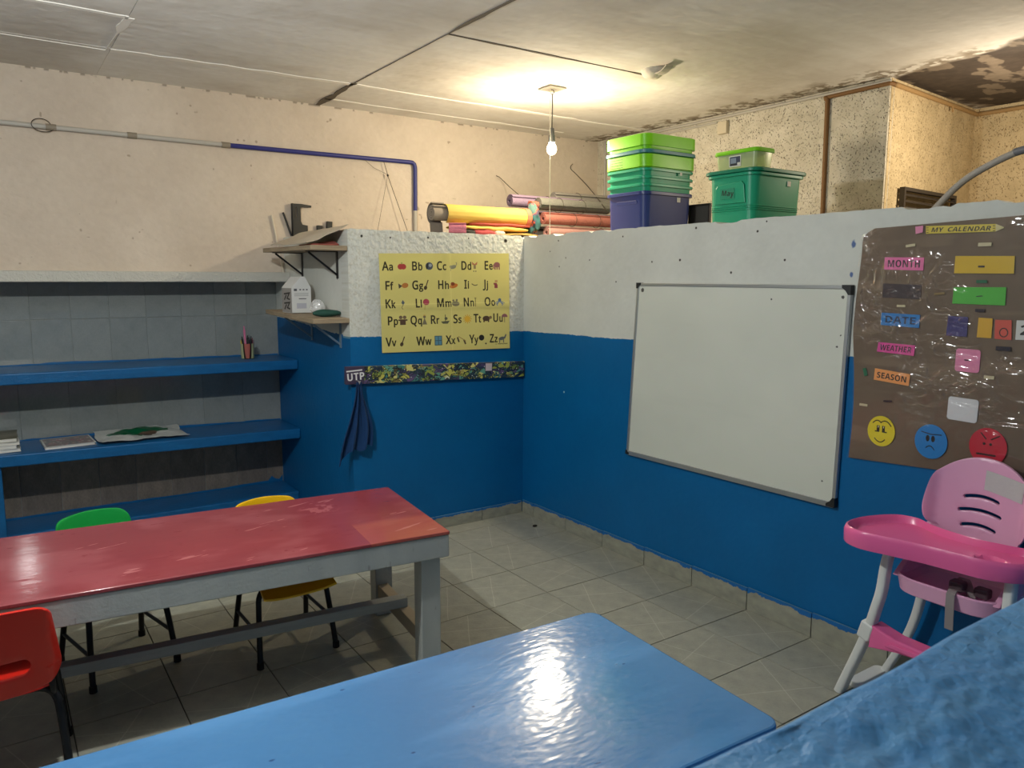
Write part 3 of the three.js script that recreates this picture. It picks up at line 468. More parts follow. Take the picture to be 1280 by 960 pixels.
{
  const t = thing('carton', 'white printed carton with a gabled top on the lower bracket shelf', 'carton', [-1.278, 1.300, -0.50], 0.06), w = 0.058, d = 0.075, h = 0.145, hh = 0.205;
  const body = extr(ptsShape([[-w, 0], [w, 0], [w, h], [w * 0.45, hh], [-w * 0.1, hh], [-w, h]]), 2 * d, 0.002); body.translate(0, 0, -d);
  const cm = canvasTex(256, 400, (g, W, H) => { g.fillStyle = '#d8d8d6'; g.fillRect(0, 0, W, H); g.fillStyle = '#55585c'; g.fillRect(28, 128, 40, 26); for (let i = 0; i < 3; i++) g.fillRect(100 + i * 44, 132, 24, 14); g.fillStyle = '#8b8d90'; for (let i = 0; i < 3; i++) g.fillRect(30, 178 + i * 14, 190, 4); g.fillStyle = '#46484c'; g.fillRect(90, 236, 100, 9); g.fillStyle = '#b7b7c2'; g.fillRect(60, 290, 130, 60); });
  uvBy(body, (x, y, z) => [x / (2 * w) + 0.5, y / hh]); part('body', body, std(0xffffff, 0.6, { map: cm }), t);
  const sm = canvasTex(128, 200, (g, W, H) => { g.fillStyle = '#9c9893'; g.fillRect(0, 0, W, H); g.strokeStyle = '#2f2b28'; g.lineWidth = 12; for (const y of [50, 125]) { g.beginPath(); g.moveTo(30, y); g.lineTo(100, y - 8); g.lineTo(70, y + 34); g.lineTo(105, y + 44); g.moveTo(34, y + 48); g.lineTo(60, y + 8); g.stroke(); } });
  const sp = new THREE.BoxGeometry(0.0012, h - 0.006, 2 * d - 0.006); uvBy(sp, (x, y, z) => [z / (2 * d) + 0.5, y / h + 0.5]); sp.translate(-w - 0.0008, h / 2, 0); part('side_print', sp, std(0xffffff, 0.7, { map: sm }), t);
  part('top_flap', box(-w * 0.08, w * 0.42, hh, hh + 0.004, -d, d, 0.001), M.white, t);
  const bag = shell(20, 18, (u, v) => { const a = u * Math.PI * 2, r = 0.042 * Math.pow(Math.sin(Math.PI * Math.min(0.98, 0.12 + v * 0.8)), 0.6) * (0.75 + 0.5 * fbm(Math.cos(a) * 2 + 5, v * 4 + Math.sin(a) * 2, 3, 380)); return [r * Math.cos(a), 0.004 + v * 0.085, r * 0.8 * Math.sin(a)]; }, 0.0012);
  solo('clear_bag', bag, phys(0xffffff, 0.12, { transmission: 0.75, thickness: 0, side: THREE.DoubleSide }), 'small crumpled clear plastic bag beside the carton', 'bag', [-1.235, 1.291, -0.275]);
  const pouch = shell(24, 12, (u, v) => { const a = v * Math.PI * 2, e = Math.pow(Math.sin(Math.PI * (0.03 + 0.94 * u)), 0.5); return [(u - 0.5) * 0.15, 0.022 + 0.021 * e * Math.sin(a) * (0.8 + 0.4 * fbm(u * 5, v * 4, 2, 385)), 0.032 * e * Math.cos(a)]; }, 0.0015);
  const pc = solo('green_pouch', pouch, std('#1f4a3f', 0.8), 'dark green cloth pouch lying on the lower bracket shelf', 'pouch', [-1.235, 1.287, -0.135]); pc.rotation.y = -0.15; pc.rotation.x = 0.028;
}
{ // on and behind the upper bracket shelf
  const sheet = shell(30, 20, (u, v) => { const x = -1.372 + u * 0.235, z = -0.03 - v * 0.62, rise = Math.pow(u, 1.15); return [x, 1.682 + 0.095 * rise + 0.012 * Math.sin(v * 7) * Math.sin(u * Math.PI) + 0.012 * fbm(u * 4, v * 5, 2, 390), z]; }, 0.004);
  solo('draped_sheet', sheet, std('#b9ae9c', 0.85), 'stiff beige sheet draped from the upper bracket shelf to the wall top', 'sheet');
  solo('red_cloth', shell(16, 8, (u, v) => [-1.335 + u * 0.15, 1.6745 + 0.022 * u * Math.sin(v * Math.PI) + 0.004, -0.06 - v * 0.2 + 0.01 * Math.sin(u * 9)], 0.006), std('#a3574c', 0.85), 'bit of faded red cloth under the draped sheet', 'cloth');
  const t = thing('metal_bracket', 'upright black metal bracket with a slot and a hooked top arm', 'bracket', [-1.070, 1.767, -1.050], 0.05);
  const s = ptsShape([[-0.030, 0], [0.03, 0], [0.070, 0.02], [0.070, 0.075], [0.035, 0.08], [0.025, 0.10], [0.025, 0.185], [0.030, 0.192], [0.098, 0.192], [0.1, 0.205], [0.03, 0.212], [-0.030, 0.212]]); s.holes.push(rshape(0.009, 0.065, 0.004, -0.004, 0.155, THREE.Path));
  part('plate', extr(s, 0.006, 0.001), M.blackPlastic, t); part('flange', box(-0.036, -0.030, 0, 0.212, -0.006, 0.022, 0.001), M.blackPlastic, t);
  solo('black_rod', bar([-1.112, 1.772, -1.045], [-1.160, 1.920, -1.052], 0.012, 0.012, 0.002), M.blackPlastic, 'short black rod leaning beside the slotted bracket', 'rod');
  solo('pale_rod', poly([[-1.171, 1.541, -1.054], [-1.232, 1.893, -1.056]], 0.0075), std('#d3c8b6', 0.6), 'thin pale rod leaning on the back wall behind the bracket shelf', 'rod');
  solo('black_block', box(-0.018, 0.018, 0, 0.090, -0.012, 0.012, 0.002), M.blackPlastic, 'shorter of two small black blocks on the wall top', 'block', [-0.920, 1.756, -1.048], 'small black blocks');
  const b = solo('black_block', box(-0.018, 0.018, 0, 0.118, -0.012, 0.012, 0.002), M.blackPlastic, 'taller of two small black blocks on the wall top', 'block', [-0.858, 1.757, -1.048], 'small black blocks'); b.rotation.z = -0.06;
}

// ------------------------------------------------------------------ pipe and wires on the back wall
{
  const t = thing('conduit_pipe', 'long conduit along the back wall, grey at one end and dark blue at the other', 'pipe', [0, 0, -1.044]);
  part('grey_length', poly([[-4.19, 2.320, 0], [-1.482, 2.306, 0]], 0.0135, 12), M.conduitGrey, t, 'pale grey painted length');
  part('blue_length', tube([[-1.482, 2.306, 0], [-1.0, 2.307, 0], [-0.5, 2.309, 0], [-0.25, 2.310, 0], [-0.222, 2.306, 0], [-0.209, 2.29, 0], [-0.207, 2.25, 0], [-0.208, 2.1, 0], [-0.210, 1.98, 0]], 0.0145, 90, 12, 0.3), M.conduitBlue, t, 'dark blue painted length with an elbow');
  part('lower_end', poly([[-0.210, 1.98, 0], [-0.211, 1.757, 0]], 0.0138, 12), M.conduitGrey, t);
  for (const x of [-1.50, -2.02, -2.42]) part('coupling', new THREE.CylinderGeometry(0.017, 0.017, 0.05, 14).rotateZ(Math.PI / 2).translate(x, 2.306 + (x + 1.482) * -0.005, 0), std('#8d8373', 0.6), t);
  const loop = []; for (let i = 0; i <= 18; i++) { const a = i / 18 * Math.PI * 1.9 + 0.2; loop.push([-2.47 + 0.05 * Math.cos(a) + i * 0.001, 2.315 + 0.034 * Math.sin(a), 0.012 + 0.01 * Math.sin(a * 0.5)]); } loop.push([-2.36, 2.306, 0.016]);
  solo('wire_loop', tube(loop, 0.0022, 60, 6), M.wire, 'thin wire loop tied round the grey length of pipe', 'wire', [0, 0, -1.050]);
  solo('hanging_wire', mergeGeometries([poly([[-0.452, 2.30, -1.038], [-0.425, 2.21, -1.034]], 0.002, 6), new THREE.SphereGeometry(0.008, 8, 6).translate(-0.424, 2.205, -1.034), poly([[-0.425, 2.205, -1.034], [-0.53, 1.80, -1.0]], 0.0013, 6), poly([[-0.425, 2.205, -1.034], [-0.27, 1.76, -1.0]], 0.0022, 6), poly([[-0.424, 2.21, -1.036], [-0.52, 2.25, -1.05], [-0.58, 2.293, -1.05]], 0.0012, 6)]), M.wire, 'knotted wire hanging from the blue pipe in two strands', 'wire');
  solo('bent_wire', tube([[0.49, 2.275, -1.06], [0.50, 2.26, -1.03], [0.53, 2.19, -0.95], [0.15, 1.90, -0.10], [0.085, 1.765, -0.05]].slice(0, 3).concat([[0.36, 2.0, -0.45], [0.185, 1.84, -0.14], [0.10, 1.763, -0.06]]), 0.0025, 40, 6), M.wire, 'thin bent wire rising over the yellow roll', 'wire');
  solo('hooked_wire', tube([[1.175, 2.41, -0.99], [1.165, 2.40, -1.0], [1.155, 2.37, -0.99], [1.175, 2.33, -0.95], [0.98, 2.17, -0.55], [0.74, 2.0, -0.12], [0.73, 1.96, -0.07]], 0.003, 50, 6), M.wire, 'thin wire with a hooked end standing behind the grey roll', 'wire');
}

// ------------------------------------------------------------------ rolled mats and cloths on the partition roof
function spiral(R, turns, th, n = 26) { const o = [], q = []; const N = Math.ceil(turns * n), r0 = R - turns * (th * 1.12); for (let i = 0; i <= N; i++) { const a = i / n * 2 * Math.PI, r = r0 + (R - r0) * i / N; o.push([r * Math.cos(a), r * Math.sin(a)]); q.push([(r - th) * Math.cos(a), (r - th) * Math.sin(a)]); } return ptsShape([...o, ...q.reverse()]); }
function rollGeo(len, R, turns, th, sag = 0, spin = 0) {
  let g = extr(spiral(R, turns, th), len, 0.0015); g.rotateZ(spin); g.rotateY(Math.PI / 2); const p = g.attributes.position;   // along +x from 0
  if (sag) { g = new TessellateModifier(0.06, 5).modify(g.toNonIndexed ? (g.index ? g.toNonIndexed() : g) : g); const q = g.attributes.position; for (let i = 0; i < q.count; i++) { const u = q.getX(i) / len; q.setY(i, q.getY(i) + sag * (Math.sin(u * 7) * 0.5 + (fbm(u * 4, 3, 2, 400) - 0.5))); } g.computeVertexNormals(); }
  return uvBy(g, (x, y, z) => [x * 2, (y + z) * 2]);
}
function roll(name, label, color, pos, len, R, turns, th, ties, turn = 0, spin = 0.6, innerLabel) {
  const t = thing(name, label, 'rolled mat', pos, turn, 'rolled mats on the partition top'), m = std(color, 0.85, { bumpMap: rep(fineBump, 2), bumpScale: 0.002 });
  part('mat', rollGeo(len, R, turns, th, 0, spin), m, t);
  const core = new THREE.CylinderGeometry(R * 0.34, R * 0.34, len * 0.98, 14).rotateZ(-Math.PI / 2).translate(len / 2, 0, 0); part('core', core, m, t);
  for (const x of ties) part('tie', new THREE.TorusGeometry(R + 0.0012, 0.0016, 6, 28).rotateY(Math.PI / 2 + 0.12).translate(x, 0, 0), M.wire, t);
  return t;
}
roll('rolled_mat', 'faded pink rolled mat at the bottom right of the pile on the wall top', '#97706a', [0.27, 1.800, -0.125], 0.66, 0.042, 2.2, 0.010, [0.46]);
roll('rolled_mat', 'orange rolled mat between the grey and the pink rolls', '#93574c', [0.25, 1.888, -0.135], 0.64, 0.042, 2.2, 0.010, [0.24, 0.45]);
roll('rolled_mat', 'grey rolled mat on top of the orange roll', '#5d5c56', [0.23, 1.981, -0.17], 0.60, 0.046, 2.4, 0.011, [0.17, 0.36], 0.0);
roll('rolled_mat', 'purple grey rolled mat lying behind the grey roll', '#77657a', [0.10, 2.005, -0.30], 0.60, 0.045, 2.3, 0.011, [0.3]);
roll('rolled_mat', 'grey rolled mat with rounded hump at the back of the pile', '#6f6b66', [0.50, 2.045, -0.36], 0.62, 0.05, 2.3, 0.012, [0.2], -0.05);
{ // what carries the back rolls
  roll('rolled_mat', 'dull purple rolled mat hidden under the back rolls', '#6d5f6a', [0.12, 1.91, -0.33], 0.9, 0.049, 2.3, 0.012, []);
  roll('rolled_mat', 'dark grey rolled mat lowest under the back rolls', '#5d5a58', [0.14, 1.806, -0.33], 0.9, 0.049, 2.3, 0.012, []);
}
{
  const t = thing('yellow_roll', 'big roll wrapped in yellow cloth with a grey spiral end', 'rolled mat', [-0.565, 1.884, -0.15], 0, 'rolled mats on the partition top');
  part('mat', rollGeo(0.70, 0.050, 3, 0.012, 0, 2.2), std('#8f8477', 0.85), t, 'grey foam roll showing at the end');
  part('core', new THREE.CylinderGeometry(0.013, 0.013, 0.68, 12).rotateZ(-Math.PI / 2).translate(0.35, 0, 0), std('#5f5852', 0.9), t);
  const wrap = (x0, x1, r, a0, a1, n) => shell(40, 40, (u, v) => { const a = mix(a0, a1, u), q = r + 0.003 * fbm(u * 8, v * 6, 2, 410); return [mix(x0, x1, v), q * Math.sin(a), q * Math.cos(a)]; }, 0.003);
  part('yellow_cover', wrap(0.085, 0.665, 0.0545, -1.2, 3.6), std('#c9ac4e', 0.75), t, 'bright yellow cloth cover');
  part('edge_band', wrap(0.660, 0.695, 0.058, -1.2, 3.6), std('#b5674c', 0.75), t, 'orange band at one end');
  solo('grey_flap', shell(8, 40, (u, v) => { const x = -0.563 + u * 0.083; if (v < 0.75) { const a = 1.15 - v / 0.75 * 2.7; return [x, 1.884 + 0.061 * Math.sin(a + 0.4), -0.15 - 0.061 * Math.cos(a + 0.4)]; } const k = (v - 0.75) * 4, a = -1.15; return [x, mix(1.884 + 0.061 * Math.sin(a), 1.7585, k), mix(-0.15 - 0.061 * Math.cos(a), -0.165, k)]; }, 0.006), std('#8a8076', 0.85), 'grey foam flap curling behind the end of the yellow roll', 'flap');
  // folded cloths beneath
  const fold = (name, label, color, x0, x1, y0, y1, z0, z1, s) => solo(name, shell(44, 22, (u, v) => { const a = v * Math.PI * 2, hx = (x0 + x1) / 2, n = 0.010 * (fbm(u * 6, v * 3, 3, s) - 0.5), se = Math.pow(Math.sin(Math.PI * (0.02 + 0.96 * u)), 0.25); const c = Math.cos(a), si = Math.sin(a); return [mix(x0, x1, u) + 0.008 * c, (y0 + y1) / 2 + se * ((y1 - y0) / 2 * Math.sign(si) * Math.pow(Math.abs(si), 0.6) + n), (z0 + z1) / 2 + se * (z1 - z0) / 2 * Math.sign(c) * Math.pow(Math.abs(c), 0.6)]; }, 0.003), std(color, 0.85), label, 'cloth', null, 'folded cloths under the yellow roll');
  fold('folded_cloth', 'folded red cloth squeezed just under the yellow roll', '#9f4236', -0.33, 0.12, 1.818, 1.838, -0.22, -0.075, 421);
  fold('folded_cloth', 'folded yellow cloth with a pale edge under the red cloth', '#d9b65a', -0.44, 0.10, 1.792, 1.818, -0.22, -0.07, 422);
  fold('folded_cloth', 'crumpled black cloth at the bottom under the yellow roll', '#22231f', -0.42, -0.31, 1.756, 1.790, -0.16, -0.055, 423);
  fold('folded_cloth', 'folded dark red cloth at the bottom beside the black cloth', '#a03c3e', -0.325, -0.17, 1.756, 1.792, -0.16, -0.05, 424);
  fold('folded_cloth', 'pale pink striped cloth at the bottom beside the dark red cloth', '#e3b7a6', -0.175, -0.10, 1.756, 1.792, -0.16, -0.05, 425);
  roll('rolled_mat', 'small pink rolled mat under the grey end of the yellow roll', '#c27488', [-0.475, 1.793, -0.10], 0.10, 0.036, 2, 0.009, [], -0.5, 2.0);
  solo('brown_cloth', shell(24, 12, (u, v) => [-0.16 + u * 0.40, 1.757 + 0.045 * Math.pow(Math.sin(Math.PI * u), 0.8) * (1 - 0.75 * v) + 0.006 * fbm(u * 5, v * 4, 2, 430), -0.21 + v * 0.17], 0.006), std('#a98446', 0.85), 'brown stiff cloth heaped at the corner of the wall top', 'cloth');
  solo('teal_bundle', (() => { const g = new THREE.SphereGeometry(1, 40, 30), p = g.attributes.position; for (let i = 0; i < p.count; i++) { const v = V().fromBufferAttribute(p, i), n = 0.62 + 0.75 * fbm(v.x * 2.2 + 5, v.y * 2.2 + v.z * 2, 4, 440); p.setXYZ(i, v.x * 0.05 * n, v.y * 0.09 * n, v.z * 0.05 * n); } g.computeVertexNormals(); return g; })(), std(0xffffff, 0.9, { map: tex(256, 256, (u, v) => { const n = fbm(u * 8, v * 8, 3, 445); return n < 0.42 ? hexc(0x2f5a5c) : n < 0.55 ? hexc(0x54485e) : n < 0.62 ? hexc(0xc0563c) : hexc(0x4d6a63); }) }), 'crumpled teal and purple cloth stuffed between the rolls', 'cloth', [0.178, 1.885, -0.15]);
  roll('rolled_mat', 'short red orange roll end poking out beside the grey roll', '#95503f', [0.165, 1.975, -0.16], 0.055, 0.030, 2, 0.008, [], 0.1, 1.0);
}

// ------------------------------------------------------------------ storage boxes
function toteBody(w, d, h, r, tp, rim, skirt = 0.02, floor = true) {
  const a = tp; return loft([{ w: w * a, d: d - w * (1 - a), r: r * 0.8, y: 0 }, { w: w - 0.012, d: d - 0.012, r, y: h - skirt - 0.004 }, { w: w - 0.011, d: d - 0.011, r, y: h - skirt }, { w: w + rim, d: d + rim, r: r + rim / 2, y: h - skirt }, { w: w + rim + 0.001, d: d + rim + 0.001, r: r + rim / 2, y: h - 0.003 }, { w: w + rim - 0.005, d: d + rim - 0.005, r: r + rim / 2, y: h }, { w: w - 0.013, d: d - 0.013, r, y: h }, { w: w - 0.018, d: d - 0.018, r, y: h - skirt - 0.01 }, { w: w * a - 0.006, d: d - w * (1 - a) - 0.006, r: r * 0.8, y: 0.004 }], 7);
}
const SX = 0.405, SZ = 0.675;   // centre of the stack
function tote(name, label, m, y, w, d, h, tp, rim, skirt, pos = [SX, SZ], turn = 0, group) { const t = thing(name, label, 'storage box', [pos[0], y, pos[1]], turn, group); part('body', toteBody(w, d, h, 0.045, tp, rim, skirt), m, t); return t; }
const BG = 'nested storage boxes on the wall top';
{
  const W = 0.385, D = 0.325, H = 0.222;
  const n = tote('storage_tote', 'dark navy plastic tote at the bottom of the stack', M.navy, 1.755, W, D, H, 0.93, 0.012, 0.018, undefined, 0, BG);
  const hp = extr(rshape(0.17, 0.02, 0.009), 0.004, 0.0015); onX(hp, 0); hp.rotateZ(0.115); hp.translate(-W / 2 + 0.011, 0.165, 0.01); part('handle_panel', hp, M.navy, n);
  part('side_band', loft([{ w: W * 0.93, d: D - W * 0.07, r: 0.045, y: 0.098 }, { w: W * 0.945, d: D - W * 0.055, r: 0.046, y: 0.100 }, { w: W * 0.945, d: D - W * 0.055, r: 0.046, y: 0.104 }, { w: W * 0.93, d: D - W * 0.07, r: 0.045, y: 0.106 }], 6), M.navy, n);
  const lab = (t, x, y, z, s = 0.026) => part('label', box(x - s / 2, x + s / 2, y - s / 2, y + s / 2, z - 0.0008, z + 0.0008), std(0xffffff, 0.6, { map: canvasTex(64, 64, (g) => { g.fillStyle = '#dcdcd4'; g.fillRect(0, 0, 64, 64); g.fillStyle = '#4c5560'; g.beginPath(); g.arc(32, 32, 14, 0, 7); g.fill(); g.fillStyle = '#dcdcd4'; g.fillRect(28, 20, 8, 24); }) }), t, 'small square label');
  lab(n, 0.07, 0.185, D / 2 - 0.003);
  const tops = [2.018, 2.059, 2.100], tn = ['lowest of three nested teal totes above the navy one', 'middle of three nested teal totes above the navy one', 'topmost of three nested teal totes above the navy one'];
  tops.forEach((y, i) => { const t = tote('storage_tote', tn[i], M.teal, y - H, W, D, H, 0.925, 0.014, 0.014, undefined, 0, BG); if (i === 2) lab(t, 0.07, H - 0.004 - 0.02 + 0.004, D / 2 + 0.0095, 0.016); });
  const l = tote('storage_tote', 'lime green tote with four side slits nested above the teal ones', M.lime, 2.174 - H, W, D, H, 0.925, 0.020, 0.068, undefined, 0, BG);
  for (let i = 0; i < 4; i++) part('slit', box(-W / 2 - 0.0112, -W / 2 - 0.0095, H - 0.060 + i * 0.0145, H - 0.0585 + i * 0.0145, -D / 2 + 0.055, -D / 2 + 0.15), std('#3d6a0c', 0.7), l);
  const lid = thing('tote_lid', 'grey teal lid lying between the two lime green totes', 'lid', [SX, 2.176, SZ], 0); part('rim', loft([{ w: W + 0.018, d: D + 0.018, r: 0.055, y: 0 }, { w: W + 0.034, d: D + 0.034, r: 0.06, y: 0.003 }, { w: W + 0.034, d: D + 0.034, r: 0.06, y: 0.018 }, { w: W + 0.02, d: D + 0.02, r: 0.055, y: 0.022 }], 7), M.slateLid, lid);
  tote('storage_tote', 'shallow lime green tub on the very top of the stack', M.lime, 2.198, W + 0.01, D + 0.01, 0.082, 0.95, 0.012, 0.062, undefined, 0.0, BG);
}
{ // big green tote with lid and the clear box on it
  const W = 0.385, D = 0.290, H = 0.245, cx = 0.398, cz = 1.418, t = tote('storage_tote', 'large green tote with handwriting on its side and a lid', M.teal, 1.755, W, D, H, 0.92, 0.014, 0.014, [cx, cz]);
  const g = extr(ptsShape([[-0.075, 0], [0.105, 0], [0.098, 0.085], [0.085, 0.10], [-0.06, 0.088], [-0.07, 0.075]]), 0.004, 0.002); onX(g, 0); g.rotateZ(0.07); g.translate(-W / 2 + 0.009, 0.105, -0.012); part('handle_panel', g, M.teal, t);
  const word = canvasTex(256, 160, (c, w, h) => { c.fillStyle = '#1d9070'; c.fillRect(0, 0, w, h); c.fillStyle = '#14201c'; c.save(); c.translate(20, 100); c.rotate(0.12); c.font = 'bold 110px sans-serif'; c.fillText('May', 0, 0); c.restore(); });
  const wg = new THREE.PlaneGeometry(0.086, 0.05); const wb = new THREE.BoxGeometry(0.0012, 0.05, 0.086); uvBy(wb, (x, y, z) => [z / 0.086 + 0.5, y / 0.05 + 0.5]); wb.rotateZ(0.07); wb.translate(-W / 2 - 0.0024, 0.152, -0.01); part('handwriting', wb, phys(0xffffff, 0.4, { map: word }), t, 'handwritten word in black marker'); wg.dispose();
  for (let i = 0; i < 3; i++) part('rib', loft([{ w: W - 0.020 - i * 0.001, d: D - 0.020, r: 0.045, y: 0.070 + i * 0.009 }, { w: W - 0.015, d: D - 0.015, r: 0.046, y: 0.072 + i * 0.009 }, { w: W - 0.015, d: D - 0.015, r: 0.046, y: 0.074 + i * 0.009 }, { w: W - 0.02, d: D - 0.02, r: 0.045, y: 0.076 + i * 0.009 }], 6), M.teal, t);
  part('label', box(0.06, 0.084, 0.190, 0.214, D / 2 - 0.006, D / 2 - 0.003), std(0xffffff, 0.6, { map: canvasTex(64, 64, (c) => { c.fillStyle = '#e3e0d6'; c.fillRect(0, 0, 64, 64); c.fillStyle = '#b5603f'; c.beginPath(); c.moveTo(32, 16); c.lineTo(46, 44); c.lineTo(18, 44); c.fill(); }) }), t, 'small square label');
  const lid = thing('tote_lid', 'dark green lid closing the large green tote', 'lid', [cx, 2.001, cz], 0.012);
  part('plate', loft([{ w: W + 0.018, d: D + 0.018, r: 0.05, y: 0 }, { w: W + 0.036, d: D + 0.036, r: 0.058, y: 0.001 }, { w: W + 0.038, d: D + 0.038, r: 0.058, y: 0.013 }, { w: W + 0.028, d: D + 0.028, r: 0.055, y: 0.017 }, { w: W - 0.01, d: D - 0.01, r: 0.05, y: 0.018 }, { w: W - 0.02, d: D - 0.02, r: 0.045, y: 0.014 }], 7), M.tealDark, lid);
  const c = thing('clear_box', 'small clear plastic box with a lime green lid on the green tote', 'storage box', [0.305, 2.0165, 1.418], 0.0), w = 0.135, d = 0.25, h = 0.085;
  part('body', loft([{ w: w * 0.9, d: d * 0.92, r: 0.02, y: 0 }, { w, d, r: 0.024, y: h }, { w: w - 0.005, d: d - 0.005, r: 0.022, y: h }, { w: w * 0.9 - 0.005, d: d * 0.92 - 0.005, r: 0.018, y: 0.003 }], 6), phys('#e9f2cf', 0.25, { transmission: 0.7, thickness: 0, side: THREE.DoubleSide }), c);
  part('lid', loft([{ w: w + 0.012, d: d + 0.012, r: 0.028, y: h - 0.006 }, { w: w + 0.016, d: d + 0.016, r: 0.03, y: h + 0.002 }, { w: w + 0.010, d: d + 0.010, r: 0.028, y: h + 0.012 }, { w: w - 0.02, d: d - 0.02, r: 0.02, y: h + 0.013 }], 6), M.lime, c);
  const lm = canvasTex(128, 80, (g) => { g.fillStyle = '#e8e8e2'; g.fillRect(0, 0, 128, 80); g.fillStyle = '#2d3c55'; g.fillRect(6, 6, 116, 68); g.fillStyle = '#7f8fa2'; g.fillRect(16, 16, 60, 40); g.fillStyle = '#222a33'; g.fillRect(10, 56, 70, 16); g.fillStyle = '#d5d5d0'; g.fillRect(88, 52, 32, 20); });
  const lg = new THREE.BoxGeometry(0.0012, 0.05, 0.07); uvBy(lg, (x, y, z) => [z / 0.07 + 0.5, y / 0.05 + 0.5]); lg.rotateZ(0.08); lg.translate(-w / 2 + 0.001, h * 0.53, 0.0); part('label', lg, std(0xffffff, 0.4, { map: lm }), c, 'dark printed label');
}
{
  const t = thing('picture_board', 'dark framed panel standing behind the tote stack', 'picture', [0.655, 1.756, 0.83], -Math.PI / 2);
  for (const [a, b, c, d] of [[-0.08, 0.08, 0.162, 0.172], [-0.08, -0.070, 0, 0.162], [0.070, 0.08, 0, 0.162]]) part('rail', box(a, b, c, d, -0.009, 0.009, 0.002), std('#2b2621', 0.5), t);
  part('panel', box(-0.070, 0.070, 0, 0.162, -0.006, 0.002), std('#4a4845', 0.6), t);
}

// ------------------------------------------------------------------ conduits on the rough wall, ceiling cap, hose, vent
{
  const t = thing('wall_pipe', 'rusty brown pipe running down the rough wall and along its top', 'pipe', [1.487, 0, 0]);
  part('upright', poly([[0, 2.572, 1.055], [0.002, 1.757, 1.065]], 0.0135, 10), M.pipeBrown, t); part('top_run', poly([[0, 2.585, 1.04], [0, 2.59, 1.44], [0.05, 2.588, 1.452]], 0.012, 10), M.pipeBrown, t); part('elbow', new THREE.SphereGeometry(0.018, 12, 8).translate(0, 2.578, 1.05), M.pipeBrown, t);
  const c = thing('cable_duct', 'thin pale conduit along the top of the rough wall', 'conduit', [1.488, 0, 0]);
  part('long_run', poly([[0, 2.600, -0.96], [0, 2.603, 1.44]], 0.010, 8), M.conduitGrey, c); part('drop', poly([[0, 2.598, -0.96], [0, 1.757, -0.95]], 0.010, 8), M.conduitGrey, c);
  part('second_run', poly([[0.002, 2.572, -0.9], [0.002, 2.574, 0.2]], 0.007, 8), M.conduitGrey, c);
  solo('junction_box', box(1.468, 1.498, 2.488, 2.572, 0.225, 0.305, 0.005), std('#c9bfa8', 0.7), 'small square junction box on the rough wall', 'junction box');
  const r = thing('recess_pipe', 'tan pipe along the top of the recess walls', 'pipe', [0, 0, 0]);
  part('first_run', poly([[1.53, 2.585, 1.455], [2.735, 2.585, 1.335]], 0.014, 10), M.pipeTan, r); part('second_run', poly([[2.735, 2.585, 1.335], [2.735, 2.585, 3.4]], 0.014, 10), M.pipeTan, r); part('stub', poly([[2.30, 2.585, 1.385], [2.30, 2.545, 1.39]], 0.006, 6), M.pipeTan, r);
}
{
  const t = thing('ceiling_cap', 'pale plaster lump with a curled flap on the ceiling', 'ceiling fitting', [0.29, 2.62, 0.80]);
  const g = new THREE.SphereGeometry(1, 28, 16), p = g.attributes.position; for (let i = 0; i < p.count; i++) { const v = V().fromBufferAttribute(p, i), n = 0.9 + 0.3 * fbm(v.x * 2 + 4, v.z * 2 + v.y, 3, 460); p.setXYZ(i, v.x * 0.055 * n, Math.min(0, v.y * 0.045 * n), v.z * 0.07 * n); } g.computeVertexNormals();
  part('lump', g, std('#c9c2b4', 0.8), t);
  part('flap', shell(16, 8, (u, v) => [-0.03 + v * 0.05 - 0.04 * u, -0.030 - 0.016 * Math.sin(u * 2.6) + 0.02 * u, 0.03 + u * 0.13], 0.006), std('#a9a397', 0.8), t);
}
{
  const t = thing('grey_hose', 'grey hose arching up from behind the right partition', 'hose', [0.30, 0, 0.02]);
  part('hose', tube([[0, 0.02, 2.12], [0, 0.8, 2.16], [0, 1.5, 2.22], [0, 1.72, 2.30], [0, 1.807, 2.365], [0, 1.877, 2.443], [0, 1.93, 2.547], [0, 1.957, 2.62]], 0.013, 80, 12), std('#a9a39b', 0.5), t);
  part('sleeve', tube([[0, 1.953, 2.605], [0, 1.966, 2.68], [0, 1.975, 2.80], [0, 1.95, 2.98], [0, 1.80, 3.12], [0, 1.2, 3.18], [0, 0.02, 3.18]], 0.0145, 70, 12), std('#75767c', 0.5), t, 'darker sleeved length');
  const v = thing('slatted_vent', 'dark slatted vent low on the peach recess wall', 'vent', [1.62, 1.79, 1.442], 0.102);
  part('frame', mergeGeometries([box(0.05, 0.82, 0.225, 0.245, 0, 0.03), box(0.05, 0.07, 0, 0.225, 0, 0.03), box(0.80, 0.82, 0, 0.225, 0, 0.03), box(0.05, 0.82, -0.02, 0, 0, 0.03)]), std('#3b342e', 0.6), v);
  for (let i = 0; i < 6; i++) part('slat', bar([0.07, 0.02 + i * 0.037, 0.015], [0.80, 0.02 + i * 0.037, 0.015], 0.03, 0.004, 0, V(0, 1, 0.6)), std('#4a423b', 0.5), v);
}

